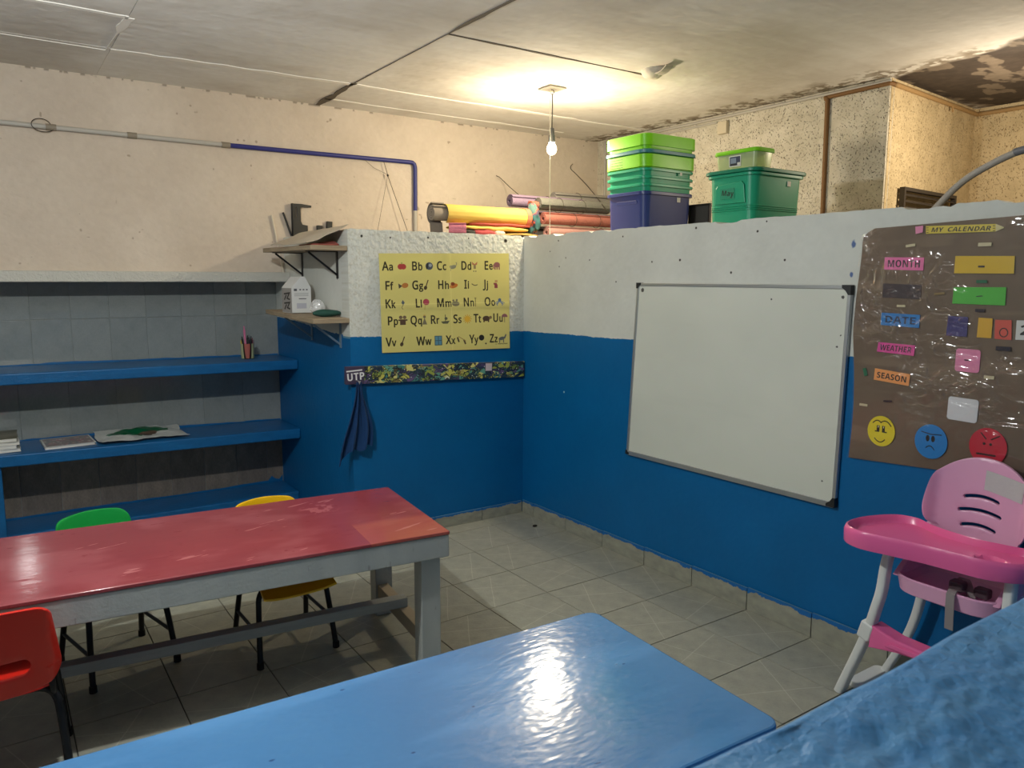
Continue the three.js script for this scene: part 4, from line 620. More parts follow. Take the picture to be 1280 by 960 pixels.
// ------------------------------------------------------------------ alphabet poster, printed strip, towel
function sheetOnZ(c, z, amp, s, th = 0.0015, nu = 40, nv = 30) { const [tl, tr, br, bl] = c; return shell(nu, nv, (u, v) => { const bx = mix(bl[0], br[0], u), by = mix(bl[1], br[1], u), tx = mix(tl[0], tr[0], u), ty = mix(tl[1], tr[1], u); return [mix(bx, tx, v), mix(by, ty, v), z + amp * fbm(u * 3, v * 3, 2, s) + 0.5 * amp * (sstep(0.02, 0, Math.abs(u - 0.5)) + sstep(0.03, 0, Math.abs(v - 0.47)))]; }, th); }
{
  const icon = { // x, y in the picture's own grid, drawn about 60 wide
    apple(g) { g.fillStyle = '#a83a3a'; g.beginPath(); g.arc(-10, 4, 22, 0, 7); g.arc(12, 4, 22, 0, 7); g.fill(); g.fillStyle = '#4b6a2b'; g.fillRect(-2, -30, 5, 14); },
    ball(g) { g.fillStyle = '#4a5260'; g.beginPath(); g.arc(0, 0, 30, 0, 7); g.fill(); g.fillStyle = '#9ba3a8'; g.beginPath(); g.arc(8, -6, 13, 0, 7); g.fill(); g.fillStyle = '#22262c'; g.beginPath(); g.ellipse(-16, 0, 8, 26, 0.2, 0, 7); g.fill(); },
    cat(g) { g.fillStyle = '#8a8a72'; g.beginPath(); g.ellipse(0, 8, 26, 15, -0.3, 0, 7); g.fill(); g.beginPath(); g.arc(-20, 6, 11, 0, 7); g.fill(); g.lineWidth = 6; g.strokeStyle = '#8a8a72'; g.beginPath(); g.moveTo(20, 2); g.quadraticCurveTo(36, -24, 22, -28); g.stroke(); g.fillRect(-24, 20, 5, 20); },
    doll(g) { g.fillStyle = '#8f7d58'; g.fillRect(-10, -12, 20, 36); g.fillStyle = '#b06a50'; g.beginPath(); g.moveTo(-24, -34); g.lineTo(0, -14); g.lineTo(24, -34); g.lineTo(20, -8); g.lineTo(-20, -8); g.fill(); g.fillStyle = '#3a3a30'; g.fillRect(-12, 38, 7, 10); g.fillRect(6, 38, 7, 10); },
    elephant(g) { g.fillStyle = '#8d5a5c'; g.beginPath(); g.ellipse(4, -8, 28, 22, 0, 0, 7); g.fill(); for (const x of [-18, 0, 20]) g.fillRect(x, 0, 10, 32); g.fillRect(-30, -10, 9, 34); },
    fish(g) { g.fillStyle = '#b9783c'; g.beginPath(); g.ellipse(14, 0, 26, 20, -0.2, 0, 7); g.fill(); g.fillStyle = '#4d4740'; g.beginPath(); g.moveTo(-8, 4); g.lineTo(-38, -16); g.lineTo(-34, 26); g.fill(); },
    guitar(g) { g.rotate(0.35); g.fillStyle = '#4a3a2a'; g.beginPath(); g.ellipse(0, 22, 13, 17, 0, 0, 7); g.fill(); g.fillRect(-4, -44, 8, 60); },
    hat(g) { g.fillStyle = '#c0702c'; g.beginPath(); g.ellipse(0, 8, 36, 18, -0.25, 0, 7); g.fill(); g.fillStyle = '#7e3b1e'; g.beginPath(); g.ellipse(-8, -8, 18, 14, 0, 0, 7); g.fill(); },
    bug(g) { g.strokeStyle = '#6a6042'; g.lineWidth = 7; g.beginPath(); g.moveTo(-24, -8); g.quadraticCurveTo(0, 14, 26, 0); g.stroke(); },
    jam(g) { g.fillStyle = '#8e3f48'; g.fillRect(-20, -12, 30, 14); g.fillRect(-12, 0, 28, 30); g.fillStyle = '#b98a5a'; g.fillRect(-8, -34, 24, 16); },
    kite(g) { g.fillStyle = '#58626c'; g.beginPath(); g.moveTo(2, -30); g.lineTo(16, -8); g.lineTo(2, 14); g.lineTo(-10, -8); g.fill(); g.strokeStyle = '#77744e'; g.lineWidth = 4; g.beginPath(); g.moveTo(2, 14); g.quadraticCurveTo(-18, 28, 2, 44); g.stroke(); },
    lolly(g) { g.fillStyle = '#a83e52'; g.beginPath(); g.arc(0, -10, 25, 0, 7); g.fill(); g.fillStyle = '#b8a24c'; g.fillRect(-14, 14, 4, 40); },
    mice(g) { g.fillStyle = '#7b755c'; g.beginPath(); g.ellipse(0, 8, 32, 20, 0, 0, 7); g.fill(); g.beginPath(); g.arc(-18, -18, 9, 0, 7); g.arc(10, -20, 9, 0, 7); g.fill(); },
    nail(g) { g.fillStyle = '#8a7f4c'; g.fillRect(-3, -36, 7, 70); g.fillRect(-8, -38, 17, 7); },
    octopus(g) { g.fillStyle = '#46618f'; g.beginPath(); g.arc(0, -16, 14, 0, 7); g.fill(); g.strokeStyle = '#56719c'; g.lineWidth = 6; for (const s of [-1, 1]) for (const k of [0, 1, 2]) { g.beginPath(); g.moveTo(0, -4); g.quadraticCurveTo(s * (20 + k * 6), -6 + k * 14, s * (44 - k * 12), 10 + k * 10); g.stroke(); } },
    pot(g) { g.fillStyle = '#5a4434'; g.fillRect(-22, -6, 44, 40); g.fillRect(-36, -10, 72, 12); g.fillStyle = '#7a6550'; g.beginPath(); g.arc(-16, -26, 14, 0, 7); g.arc(14, -26, 14, 0, 7); g.fill(); },
    queen(g) { g.fillStyle = '#77705c'; g.beginPath(); g.moveTo(0, -20); g.lineTo(20, 36); g.lineTo(-20, 36); g.fill(); g.beginPath(); g.arc(0, -26, 11, 0, 7); g.fill(); g.fillStyle = '#c9a24a'; g.fillRect(-8, -42, 16, 8); },
    boat(g) { g.fillStyle = '#5c5c46'; g.beginPath(); g.moveTo(-36, 16); g.lineTo(36, 10); g.lineTo(18, 34); g.lineTo(-20, 34); g.fill(); g.fillRect(-2, -40, 6, 54); g.beginPath(); g.arc(6, -8, 12, 0, 7); g.fill(); },
    sun(g) { g.strokeStyle = '#d4a12a'; g.lineWidth = 6; for (let k = 0; k < 12; k++) { const a = k * Math.PI / 6; g.beginPath(); g.moveTo(22 * Math.cos(a), 22 * Math.sin(a)); g.lineTo(38 * Math.cos(a), 38 * Math.sin(a)); g.stroke(); } g.fillStyle = '#dcae38'; g.beginPath(); g.arc(0, 0, 24, 0, 7); g.fill(); },
    turtle(g) { g.fillStyle = '#4f3b2c'; g.beginPath(); g.ellipse(-4, 0, 32, 22, 0, 0, 7); g.fill(); g.fillRect(-30, 10, 12, 20); g.fillRect(10, 10, 12, 20); g.fillStyle = '#7b6242'; g.beginPath(); g.arc(34, -8, 13, 0, 7); g.fill(); },
    umbrella(g) { g.fillStyle = '#8a5a60'; g.beginPath(); g.arc(0, -8, 28, Math.PI, 0); g.fill(); g.fillStyle = '#5a5040'; g.fillRect(-2, -8, 5, 44); },
    window(g) { g.fillStyle = '#5c8fa6'; g.fillRect(-28, -36, 56, 72); g.strokeStyle = '#3c5a66'; g.lineWidth = 6; g.strokeRect(-28, -36, 56, 72); g.beginPath(); g.moveTo(0, -36); g.lineTo(0, 36); g.moveTo(-28, 0); g.lineTo(28, 0); g.stroke(); },
    xylo(g) { g.strokeStyle = '#4f3e30'; g.lineWidth = 13; g.beginPath(); g.moveTo(-34, -22); g.lineTo(-22, 18); g.moveTo(20, 0); g.lineTo(34, 36); g.stroke(); g.lineWidth = 6; g.strokeStyle = '#a38a4e'; g.beginPath(); g.moveTo(-26, -28); g.lineTo(36, 10); g.stroke(); },
    yoyo(g) { g.fillStyle = '#23211d'; g.beginPath(); g.arc(0, -12, 24, 0, 7); g.fill(); g.beginPath(); g.arc(38, 38, 7, 0, 7); g.fill(); },
    zebra(g) { g.fillStyle = '#5d6264'; g.beginPath(); g.ellipse(-4, 0, 28, 14, -0.2, 0, 7); g.fill(); g.fillRect(-28, 2, 8, 36); g.fillRect(8, 2, 8, 34); g.beginPath(); g.moveTo(14, -6); g.lineTo(32, -38); g.lineTo(40, -28); g.lineTo(26, 4); g.fill(); },
  };
  const rows = [[165, [['Aa', 50, 'apple', 212], ['Bb', 300, 'ball', 455], ['Cc', 525, 'cat', 675], ['Dd', 750, 'doll', 880], ['Ee', 975, 'elephant', 1095]]], [335, [['Ff', 65, 'fish', 220], ['Gg', 300, 'guitar', 425], ['Hh', 530, 'hat', 675], ['Ii', 778, 'bug', 875], ['Jj', 970, 'jam', 1085]]], [497, [['Kk', 60, 'kite', 210], ['Ll', 322, 'lolly', 418], ['Mm', 515, 'mice', 690], ['Nn', 765, 'nail', 880], ['Oo', 972, 'octopus', 1122]]], [648, [['Pp', 75, 'pot', 207], ['Qq', 275, 'queen', 400], ['Rr', 455, 'boat', 590], ['Ss', 668, 'sun', 800], ['Tt', 865, 'turtle', 990], ['Uu', 1055, 'umbrella', 1172]]], [838, [['Vv', 60, 'guitar', 200], ['Ww', 325, 'window', 520], ['Xx', 595, 'xylo', 738], ['Yy', 820, 'yoyo', 935], ['Zz', 1020, 'zebra', 1145]]]];
  const map = canvasTex(1536, 1126, (g, w, h) => {
    g.fillStyle = '#d4ca7a'; g.fillRect(0, 0, w, h); g.scale(w / 1200, h / 880); g.translate(-22, -52);
    for (const [y, items] of rows) for (const [txt, x, ic, ix] of items) {
      const big = txt[0], small = txt[1]; g.fillStyle = '#2b2718'; g.lineWidth = 5; g.strokeStyle = '#2b2718'; g.font = '100px sans-serif'; const yy = y + 34 + (x / 1200 - 0.5) * -4; g.save(); g.translate(x - 4, yy); g.scale(0.86, 1.04); g.fillText(big, 0, 0); g.strokeText(big, 0, 0); const bw = g.measureText(big).width; g.font = '84px sans-serif'; g.fillText(small, bw + 4, 0); g.strokeText(small, bw + 4, 0); g.restore();
      g.save(); g.translate(ix, y); g.scale(1.12, 1.12); icon[ic](g); g.restore();
    }
    g.font = '18px sans-serif'; g.fillStyle = '#5a5332'; g.fillText('©', 1075, 895); for (let k = 0; k < 10; k++) g.fillRect(1100 + k * 10, 882 + (k % 3), 7, 9);
    g.fillStyle = 'rgba(235,228,150,0.55)'; g.fillRect(648, 52, 4, 900); g.fillRect(22, 500, 1200, 4);
  });
  const t = thing('alphabet_poster', 'yellow alphabet poster with letters and little pictures on the short wall', 'poster', [0, 0, 0]);
  part('sheet', sheetOnZ([[-0.982, 1.636], [-0.119, 1.653], [-0.110, 1.071], [-0.973, 1.086]], 0.006, 0.006, 500), phys(0xffffff, 0.35, { map }), t);
}
{
  const map = canvasTex(1536, 128, (g, w, h) => {
    g.fillStyle = '#2a3f4c'; g.fillRect(0, 0, w, h); seed = 4242;
    const cols = ['#9aa54a', '#c2be5c', '#3f7f78', '#4a4468', '#7d9248', '#2b3a50', '#63a08c', '#8c7c48', '#d0ca7c', '#66527c'];
    for (let i = 0; i < 190; i++) { g.fillStyle = cols[Math.floor(rnd() * cols.length)]; g.strokeStyle = '#141a20'; g.lineWidth = 3; g.beginPath(); const x = rr(130, w), y = rr(-10, h + 10); g.moveTo(x, y); for (let k = 0; k < 5; k++) g.quadraticCurveTo(x + rr(-66, 66), y + rr(-44, 44), x + rr(-58, 58), y + rr(-38, 38)); g.fill(); if (i % 2) g.stroke(); }
    g.fillStyle = '#e8e8e2'; for (let i = 0; i < 46; i++) { g.beginPath(); g.arc(rr(150, w), rr(8, h - 8), rr(1.5, 4), 0, 7); g.fill(); }
    g.fillStyle = '#c9bcc0'; g.fillRect(1160, 6, 62, 62); g.strokeStyle = '#6a5560'; g.strokeRect(1160, 6, 62, 62); g.strokeStyle = '#dfe2e0'; g.lineWidth = 7; g.beginPath(); g.arc(818, 118, 16, 3.14, 6.28); g.stroke();
    g.fillStyle = '#443a52'; g.fillRect(0, 0, 140, h); g.save(); g.translate(8, 104); g.rotate(-0.08); g.fillStyle = '#e6e6e4'; g.font = 'bold 74px sans-serif'; g.fillText('UTP', 0, 0); g.fillRect(2, -74, 120, 10); g.restore();
  });
  const t = thing('printed_strip', 'narrow wall board covered in busy comic print with white letters at one end', 'wall board', [-0.606, 0.955, 0.017]); t.rotation.z = -0.033;
  const g = new RoundedBoxGeometry(1.19, 0.098, 0.022, 2, 0.002); uvBy(g, (x, y) => [x / 1.19 + 0.5, y / 0.098 + 0.5]); part('board', g, phys(0xffffff, 0.35, { map }), t);
  part('hook', tube([[-0.525, -0.03, 0.011], [-0.525, -0.035, 0.03], [-0.525, -0.045, 0.036], [-0.525, -0.03, 0.042]], 0.003, 16, 6), M.alu, t);
  const tw = shell(44, 40, (u, v) => { const w = mix(0.032, 0.205, sstep(0.0, 0.9, v)), len = 0.42 + 0.05 * Math.sin(u * 5 + 2.4) - 0.10 * sstep(0.6, 0.95, u), y = -v * len, x = (u - 0.5) * w - 0.022 * v + 0.012 * Math.sin(v * 4) * v; const f = Math.sin(u * 17 + v * 1.6) * 0.011 * (0.4 + v) + 0.006 * Math.sin(u * 33 + 1); return [x, y, 0.028 + f + 0.012 * fbm(u * 4, v * 4, 2, 520)]; }, 0.003);
  solo('blue_towel', tw, std('#0a3a6c', 0.9, { bumpMap: rep(fineBump, 6), bumpScale: 0.002 }), 'dark blue towel hanging from the end of the printed board', 'towel', [-1.134, 0.935, 0.012]);
}

// ------------------------------------------------------------------ whiteboard
{
  const c = [[1.037, 1.478], [2.220, 1.476], [2.206, 0.590], [0.985, 0.577]];   // (z, y): top left, top right, bottom right, bottom left
  const t = thing('whiteboard', 'large white board in a thin metal frame on the long partition', 'whiteboard', [0, 0, 0]);
  const inset = (d) => { const cx = 1.612, cy = 1.03; return c.map(([z, y]) => [z - Math.sign(z - cx) * d, y - Math.sign(y - cy) * d]); };
  const p = onX(extr(ptsShape(inset(0.006)), 0.010), -0.006), map = tex(1024, 768, (u, v) => { let k = mixc(hexc(0xdcded3), hexc(0xcfd2c8), fbm(u * 4, v * 4, 3, 540)); k = mixc(k, hexc(0xc2c5bb), 0.15 * sstep(0.62, 0.9, fbm(u * 3 + 9, v * 14, 3, 542)));
    for (const [a, b, r] of [[0.015, 0.965, 0.004], [0.075, 0.96, 0.010], [0.965, 0.945, 0.006], [0.955, 0.73, 0.004], [0.965, 0.78, 0.003], [0.70, 0.93, 0.004], [0.93, 0.12, 0.003]]) { const d = Math.hypot(u - a, (v - b) * 0.75) + 0.003 * (fbm(u * 300, v * 300, 1, 7) - 0.5); k = mixc(k, hexc(0x3a3a38), 0.9 * sstep(r, r * 0.6, d)); } return k; });
  uvBy(p, (x, y, z) => [(z - 0.98) / 1.25, (y - 0.575) / 0.905]); part('panel', p, phys(0xffffff, 0.28, { map }), t);
  for (let i = 0; i < 4; i++) { const a = inset(0.006)[i], b = inset(0.006)[(i + 1) % 4]; part('frame', bar([-0.011, a[1], a[0]], [-0.011, b[1], b[0]], i === 2 ? 0.020 : 0.018, i === 2 ? 0.024 : 0.016, 0.003, i % 2 ? V(0, 0, 1) : V(0, 1, 0)), M.alu, t, i === 0 ? 'thin metal frame edge' : undefined); }
  c.forEach(([z, y], i) => { const s = [0.026, 0.036, 0.036, 0.020][i], sz = Math.sign(z - 1.6), sy = Math.sign(y - 1); part('corner_cap', onX(extr(ptsShape(sz * sy > 0 ? [[z + sz * 0.003, y + sy * 0.003], [z - sz * s, y + sy * 0.003], [z - sz * s, y - sy * 0.008], [z - sz * s * 0.55, y - sy * s * 0.55], [z - sz * 0.008, y - sy * s], [z + sz * 0.003, y - sy * s]] : [[z + sz * 0.003, y - sy * s], [z - sz * 0.008, y - sy * s], [z - sz * s * 0.55, y - sy * s * 0.55], [z - sz * s, y - sy * 0.008], [z - sz * s, y + sy * 0.003], [z + sz * 0.003, y + sy * 0.003]]), 0.022, 0.001), -0.002), M.blackPlastic, t); });
}

// ------------------------------------------------------------------ calendar on brown paper behind clear film
{
  const t = thing('wall_calendar', 'brown paper calendar wall chart with coloured cards under crinkled clear film', 'wall chart', [0, 0, 0]);
  const yt = (u) => 1.690 + 0.024 * u, yb = (u) => 0.802 + 0.05 * u, zl = (v) => 2.247 + 0.008 * Math.sin(v * 8) + (v > 0.955 ? 0.045 * Math.pow((v - 0.955) / 0.045, 2) : 0) - 0.006 * sstep(0.4, 0.6, v);
  const surf = (x, amp, s, f) => (u, v) => [x - amp * fbm(u * f, v * f, 3, s), mix(yb(u), yt(u), v), mix(zl(v), 3.05, u)];
  const pm = tex(512, 512, (u, v) => { let c = mixc(hexc(0x7d6a58), hexc(0x6a594a), fbm(u * 5, v * 5, 4, 560)); return mixc(c, hexc(0x8b7864), 0.5 * sstep(0.6, 0.75, fbm(u * 3, v * 16, 3, 563))); });
  part('paper', shell(60, 60, surf(-0.004, 0.006, 565, 4), 0.001), std(0xffffff, 0.8, { map: pm }), t, 'brown wrapping paper');
  const cards = [];
  const card = (name, q, color, opts = {}) => {
    const [tl, tr, br, bl] = q, X = opts.x || -0.0108, P = opts.shape || ptsShape([bl, br, tr, tl]), g = onX(extr(P, opts.th || 0.0012), X);
    const ux = tr[0] - tl[0], uy = tr[1] - tl[1], vx = tl[0] - bl[0], vy = tl[1] - bl[1], det = ux * vy - uy * vx;
    uvBy(g, (x, y, z) => { const a = z - bl[0], b = y - bl[1]; return [(a * vy - b * vx) / det, (ux * b - uy * a) / det]; });
    const W = 256, H = Math.max(32, Math.round(256 * Math.hypot(vx, vy) / Math.hypot(ux, uy)));
    const m = opts.draw ? std(0xffffff, 0.6, { map: canvasTex(W, Math.min(512, H), (c, w, h) => { c.fillStyle = color; c.fillRect(0, 0, w, h); opts.draw(c, w, h); }) }) : std(color, 0.6);
    part(name, g, m, t, opts.label);
  };
  const word = (s, size, col = '#201a1c', bold = '') => (c, w, h) => { c.fillStyle = col; c.font = `${bold || 'bold'} ${size}px sans-serif`; const m = c.measureText(s).width; c.save(); c.translate(w / 2, h / 2 + size * 0.36); c.scale(Math.min(1.4, w * 0.86 / m), 1); c.fillText(s, -m / 2, 0); c.restore(); };
  card('title_card', [[2.487, 1.688], [2.716, 1.683], [2.718, 1.658], [2.489, 1.661]], '#d3bd3c', { draw: (c, w, h) => { word('MY  CALENDAR', h * 0.78, '#241f12', 'bold italic')(c, w, h); c.fillStyle = '#241f12'; for (const x of [2, 246]) for (const y of [0.2, 0.5, 0.8]) c.fillRect(x, h * y, 8, 2); }, label: 'yellow pencil shaped title card' });
  card('pencil_tip', [[2.716, 1.683], [2.742, 1.671], [2.742, 1.668], [2.718, 1.658]], '#cfc48c'); card('pencil_eraser', [[2.449, 1.688], [2.477, 1.690], [2.477, 1.667], [2.452, 1.662]], '#e58bb0');
  card('word_card', [[2.343, 1.582], [2.489, 1.578], [2.489, 1.532], [2.343, 1.537]], '#e46fa6', { draw: word('MONTH', 62), label: 'pink card reading MONTH' });
  card('blank_card', [[2.596, 1.581], [2.782, 1.577], [2.784, 1.520], [2.596, 1.522]], '#d6b01c', { label: 'wide yellow card' });
  card('blank_card', [[2.343, 1.486], [2.486, 1.481], [2.487, 1.430], [2.344, 1.434]], '#3a2a2e', { label: 'dark brown card' });
  card('blank_card', [[2.599, 1.474], [2.765, 1.476], [2.766, 1.416], [2.598, 1.418]], '#48b434', { label: 'wide green card' });
  card('word_card', [[2.345, 1.377], [2.490, 1.374], [2.489, 1.327], [2.345, 1.331]], '#1878c0', { draw: word('DATE', 62, '#0c2a4a'), label: 'blue card reading DATE' });
  card('number_card', [[2.588, 1.375], [2.654, 1.373], [2.655, 1.306], [2.586, 1.306]], '#3a3170', { label: 'purple square card' }); card('number_card', [[2.688, 1.373], [2.732, 1.372], [2.733, 1.306], [2.687, 1.306]], '#d9a92a', { label: 'small yellow card' });
  card('number_card', [[2.740, 1.368], [2.790, 1.369], [2.795, 1.304], [2.743, 1.305]], '#d0503f', { draw: (c, w, h) => { c.strokeStyle = '#2b1614'; c.lineWidth = 18; c.beginPath(); c.ellipse(w * 0.55, h * 0.66, 62, 72, 0, 0, 7); c.stroke(); }, label: 'red card with a round numeral' });
  card('number_card', [[2.805, 1.369], [2.860, 1.371], [2.864, 1.307], [2.806, 1.306]], '#d6d6d2', { draw: word('2', 210), label: 'white card reading 2' });
  card('word_card', [[2.341, 1.266], [2.480, 1.263], [2.478, 1.225], [2.337, 1.230]], '#dd4a9a', { draw: word('WEATHER', 54), label: 'magenta card reading WEATHER' });
  card('word_card', [[2.334, 1.166], [2.470, 1.157], [2.467, 1.113], [2.332, 1.122]], '#f0a05c', { draw: word('SEASON', 58), label: 'orange card reading SEASON' });
  const rc = (cz, cy, w, h, r, rot) => { const s = rshape(w, h, r, 0, 0).getPoints(5); const cs = Math.cos(rot), sn = Math.sin(rot); return ptsShape(s.map((p) => [cz + p.x * cs - p.y * sn, cy + p.x * sn + p.y * cs])); };
  card('blank_card', [[2.624, 1.264], [2.704, 1.264], [2.704, 1.184], [2.624, 1.184]], '#e488ae', { shape: rc(2.664, 1.2245, 0.08, 0.079, 0.010, 0), label: 'pink square card with rounded corners' });
  card('blank_card', [[2.612, 1.094], [2.712, 1.094], [2.712, 1.012], [2.612, 1.012]], '#d9dadc', { shape: rc(2.661, 1.053, 0.10, 0.081, 0.010, -0.02), label: 'white square card with rounded corners' });
  const face = (z, y, r, col, label, draw) => { const n = 28, o = []; for (let i = 0; i < n; i++) o.push([z + r * Math.cos(i / n * 6.2832), y + r * 1.08 * Math.sin(i / n * 6.2832)]); card('face_card', [[z - r, y + r * 1.08], [z + r, y + r * 1.08], [z + r, y - r * 1.08], [z - r, y - r * 1.08]], col, { shape: ptsShape(o), label, draw: (c, w, h) => { c.lineCap = 'round'; c.strokeStyle = c.fillStyle = '#1c1712'; c.lineWidth = 9; draw(c, w, h); } }); };
  face(2.375, 0.929, 0.054, '#e6d22a', 'yellow smiling face card', (c, w, h) => { const k = h / 256; c.beginPath(); c.moveTo(48, 66 * k); c.quadraticCurveTo(88, 22 * k, 122, 56 * k); c.quadraticCurveTo(168, 14 * k, 216, 74 * k); c.stroke(); c.fillRect(86, 82 * k, 26, 54 * k); c.fillRect(136, 82 * k, 26, 54 * k); c.fillRect(70, 128 * k, 40, 10); c.fillRect(140, 128 * k, 42, 10); c.fillStyle = '#f4f0d0'; c.fillRect(96, 84 * k, 7, 18); c.fillRect(146, 84 * k, 7, 18); c.beginPath(); c.moveTo(72, 194 * k); c.quadraticCurveTo(124, 246 * k, 166, 196 * k); c.stroke(); });
  face(2.562, 0.922, 0.058, '#1b80c8', 'blue sad face card', (c, w, h) => { const k = h / 256; c.lineWidth = 7; c.beginPath(); c.moveTo(50, 62 * k); c.lineTo(122, 74 * k); c.lineTo(206, 68 * k); c.stroke(); for (const x of [102, 144]) { c.beginPath(); c.ellipse(x, 106 * k, 15, 24 * k, 0, 0, 7); c.fill(); } c.beginPath(); c.moveTo(94, 178 * k); c.quadraticCurveTo(126, 140 * k, 158, 186 * k); c.stroke(); });
  face(2.752, 0.938, 0.060, '#c81f38', 'red angry face card', (c, w, h) => { const k = h / 256; c.lineWidth = 9; c.beginPath(); c.moveTo(76, 40 * k); c.lineTo(112, 76 * k); c.moveTo(200, 46 * k); c.lineTo(148, 76 * k); c.stroke(); for (const x of [102, 146]) { c.beginPath(); c.arc(x, 110 * k, 10, 0, 7); c.fill(); } c.lineWidth = 14; c.beginPath(); c.moveTo(60, 184 * k); c.lineTo(180, 182 * k); c.stroke(); });
  const tape = std('#cfc4a0', 0.7), dark = std('#2c2230', 0.7), gr = std('#1d6a48', 0.7);
  for (const [z, y, w, h, m, r] of [[2.437, 1.622, 0.034, 0.009, tape, 0.12], [2.688, 1.617, 0.042, 0.012, tape, 0], [2.418, 1.404, 0.032, 0.008, tape, 0], [2.737, 1.174, 0.032, 0.011, tape, 0], [2.298, 1.020, 0.032, 0.009, tape, 0], [2.552, 1.451, 0.036, 0.008, std('#8a7347', 0.7), 0.1], [2.688, 1.494, 0.034, 0.010, gr, 0], [2.690, 1.397, 0.030, 0.010, dark, 0], [2.773, 1.274, 0.046, 0.014, dark, 0], [2.393, 1.047, 0.033, 0.006, dark, 0.1], [2.296, 1.148, 0.014, 0.03, gr, 0.3], [2.683, 1.544, 0.02, 0.006, dark, 0], [2.685, 1.445, 0.02, 0.003, dark, 0.1], [2.664, 1.226, 0.02, 0.004, dark, 0]]) { const g = onX(extr(rc(z, y, w, h, 0.001, r), 0.0012), -0.0122); part('tape_strip', g, m, t); }
  // crinkled film
  const crink = tex(1024, 1024, (u, v) => { let r = 0; for (let k = 0; k < 3; k++) { const n = fbm(u * (4 + k * 3) + k * 7, v * (6 + k * 4), 3, 580 + k * 5); r = Math.max(r, Math.pow(1 - Math.min(1, Math.abs(n - 0.5) * (11 - k)), 3) * (1 - 0.25 * k)); } return 255 * (0.75 * r * sstep(0.42, 0.62, fbm(u * 3, v * 3, 2, 590)) + 0.25 * fbm(u * 9, v * 9, 3, 595)); }, false);
  part('clear_film', shell(90, 90, (u, v) => { const p = surf(-0.0158, 0.004, 598, 9)(u, v); return p; }, 0.0006), phys(0xffffff, 0.06, { transmission: 1, thickness: 0, ior: 1.45, bumpMap: crink, bumpScale: 0.010, side: THREE.DoubleSide }), t, 'crinkled clear plastic film');
}

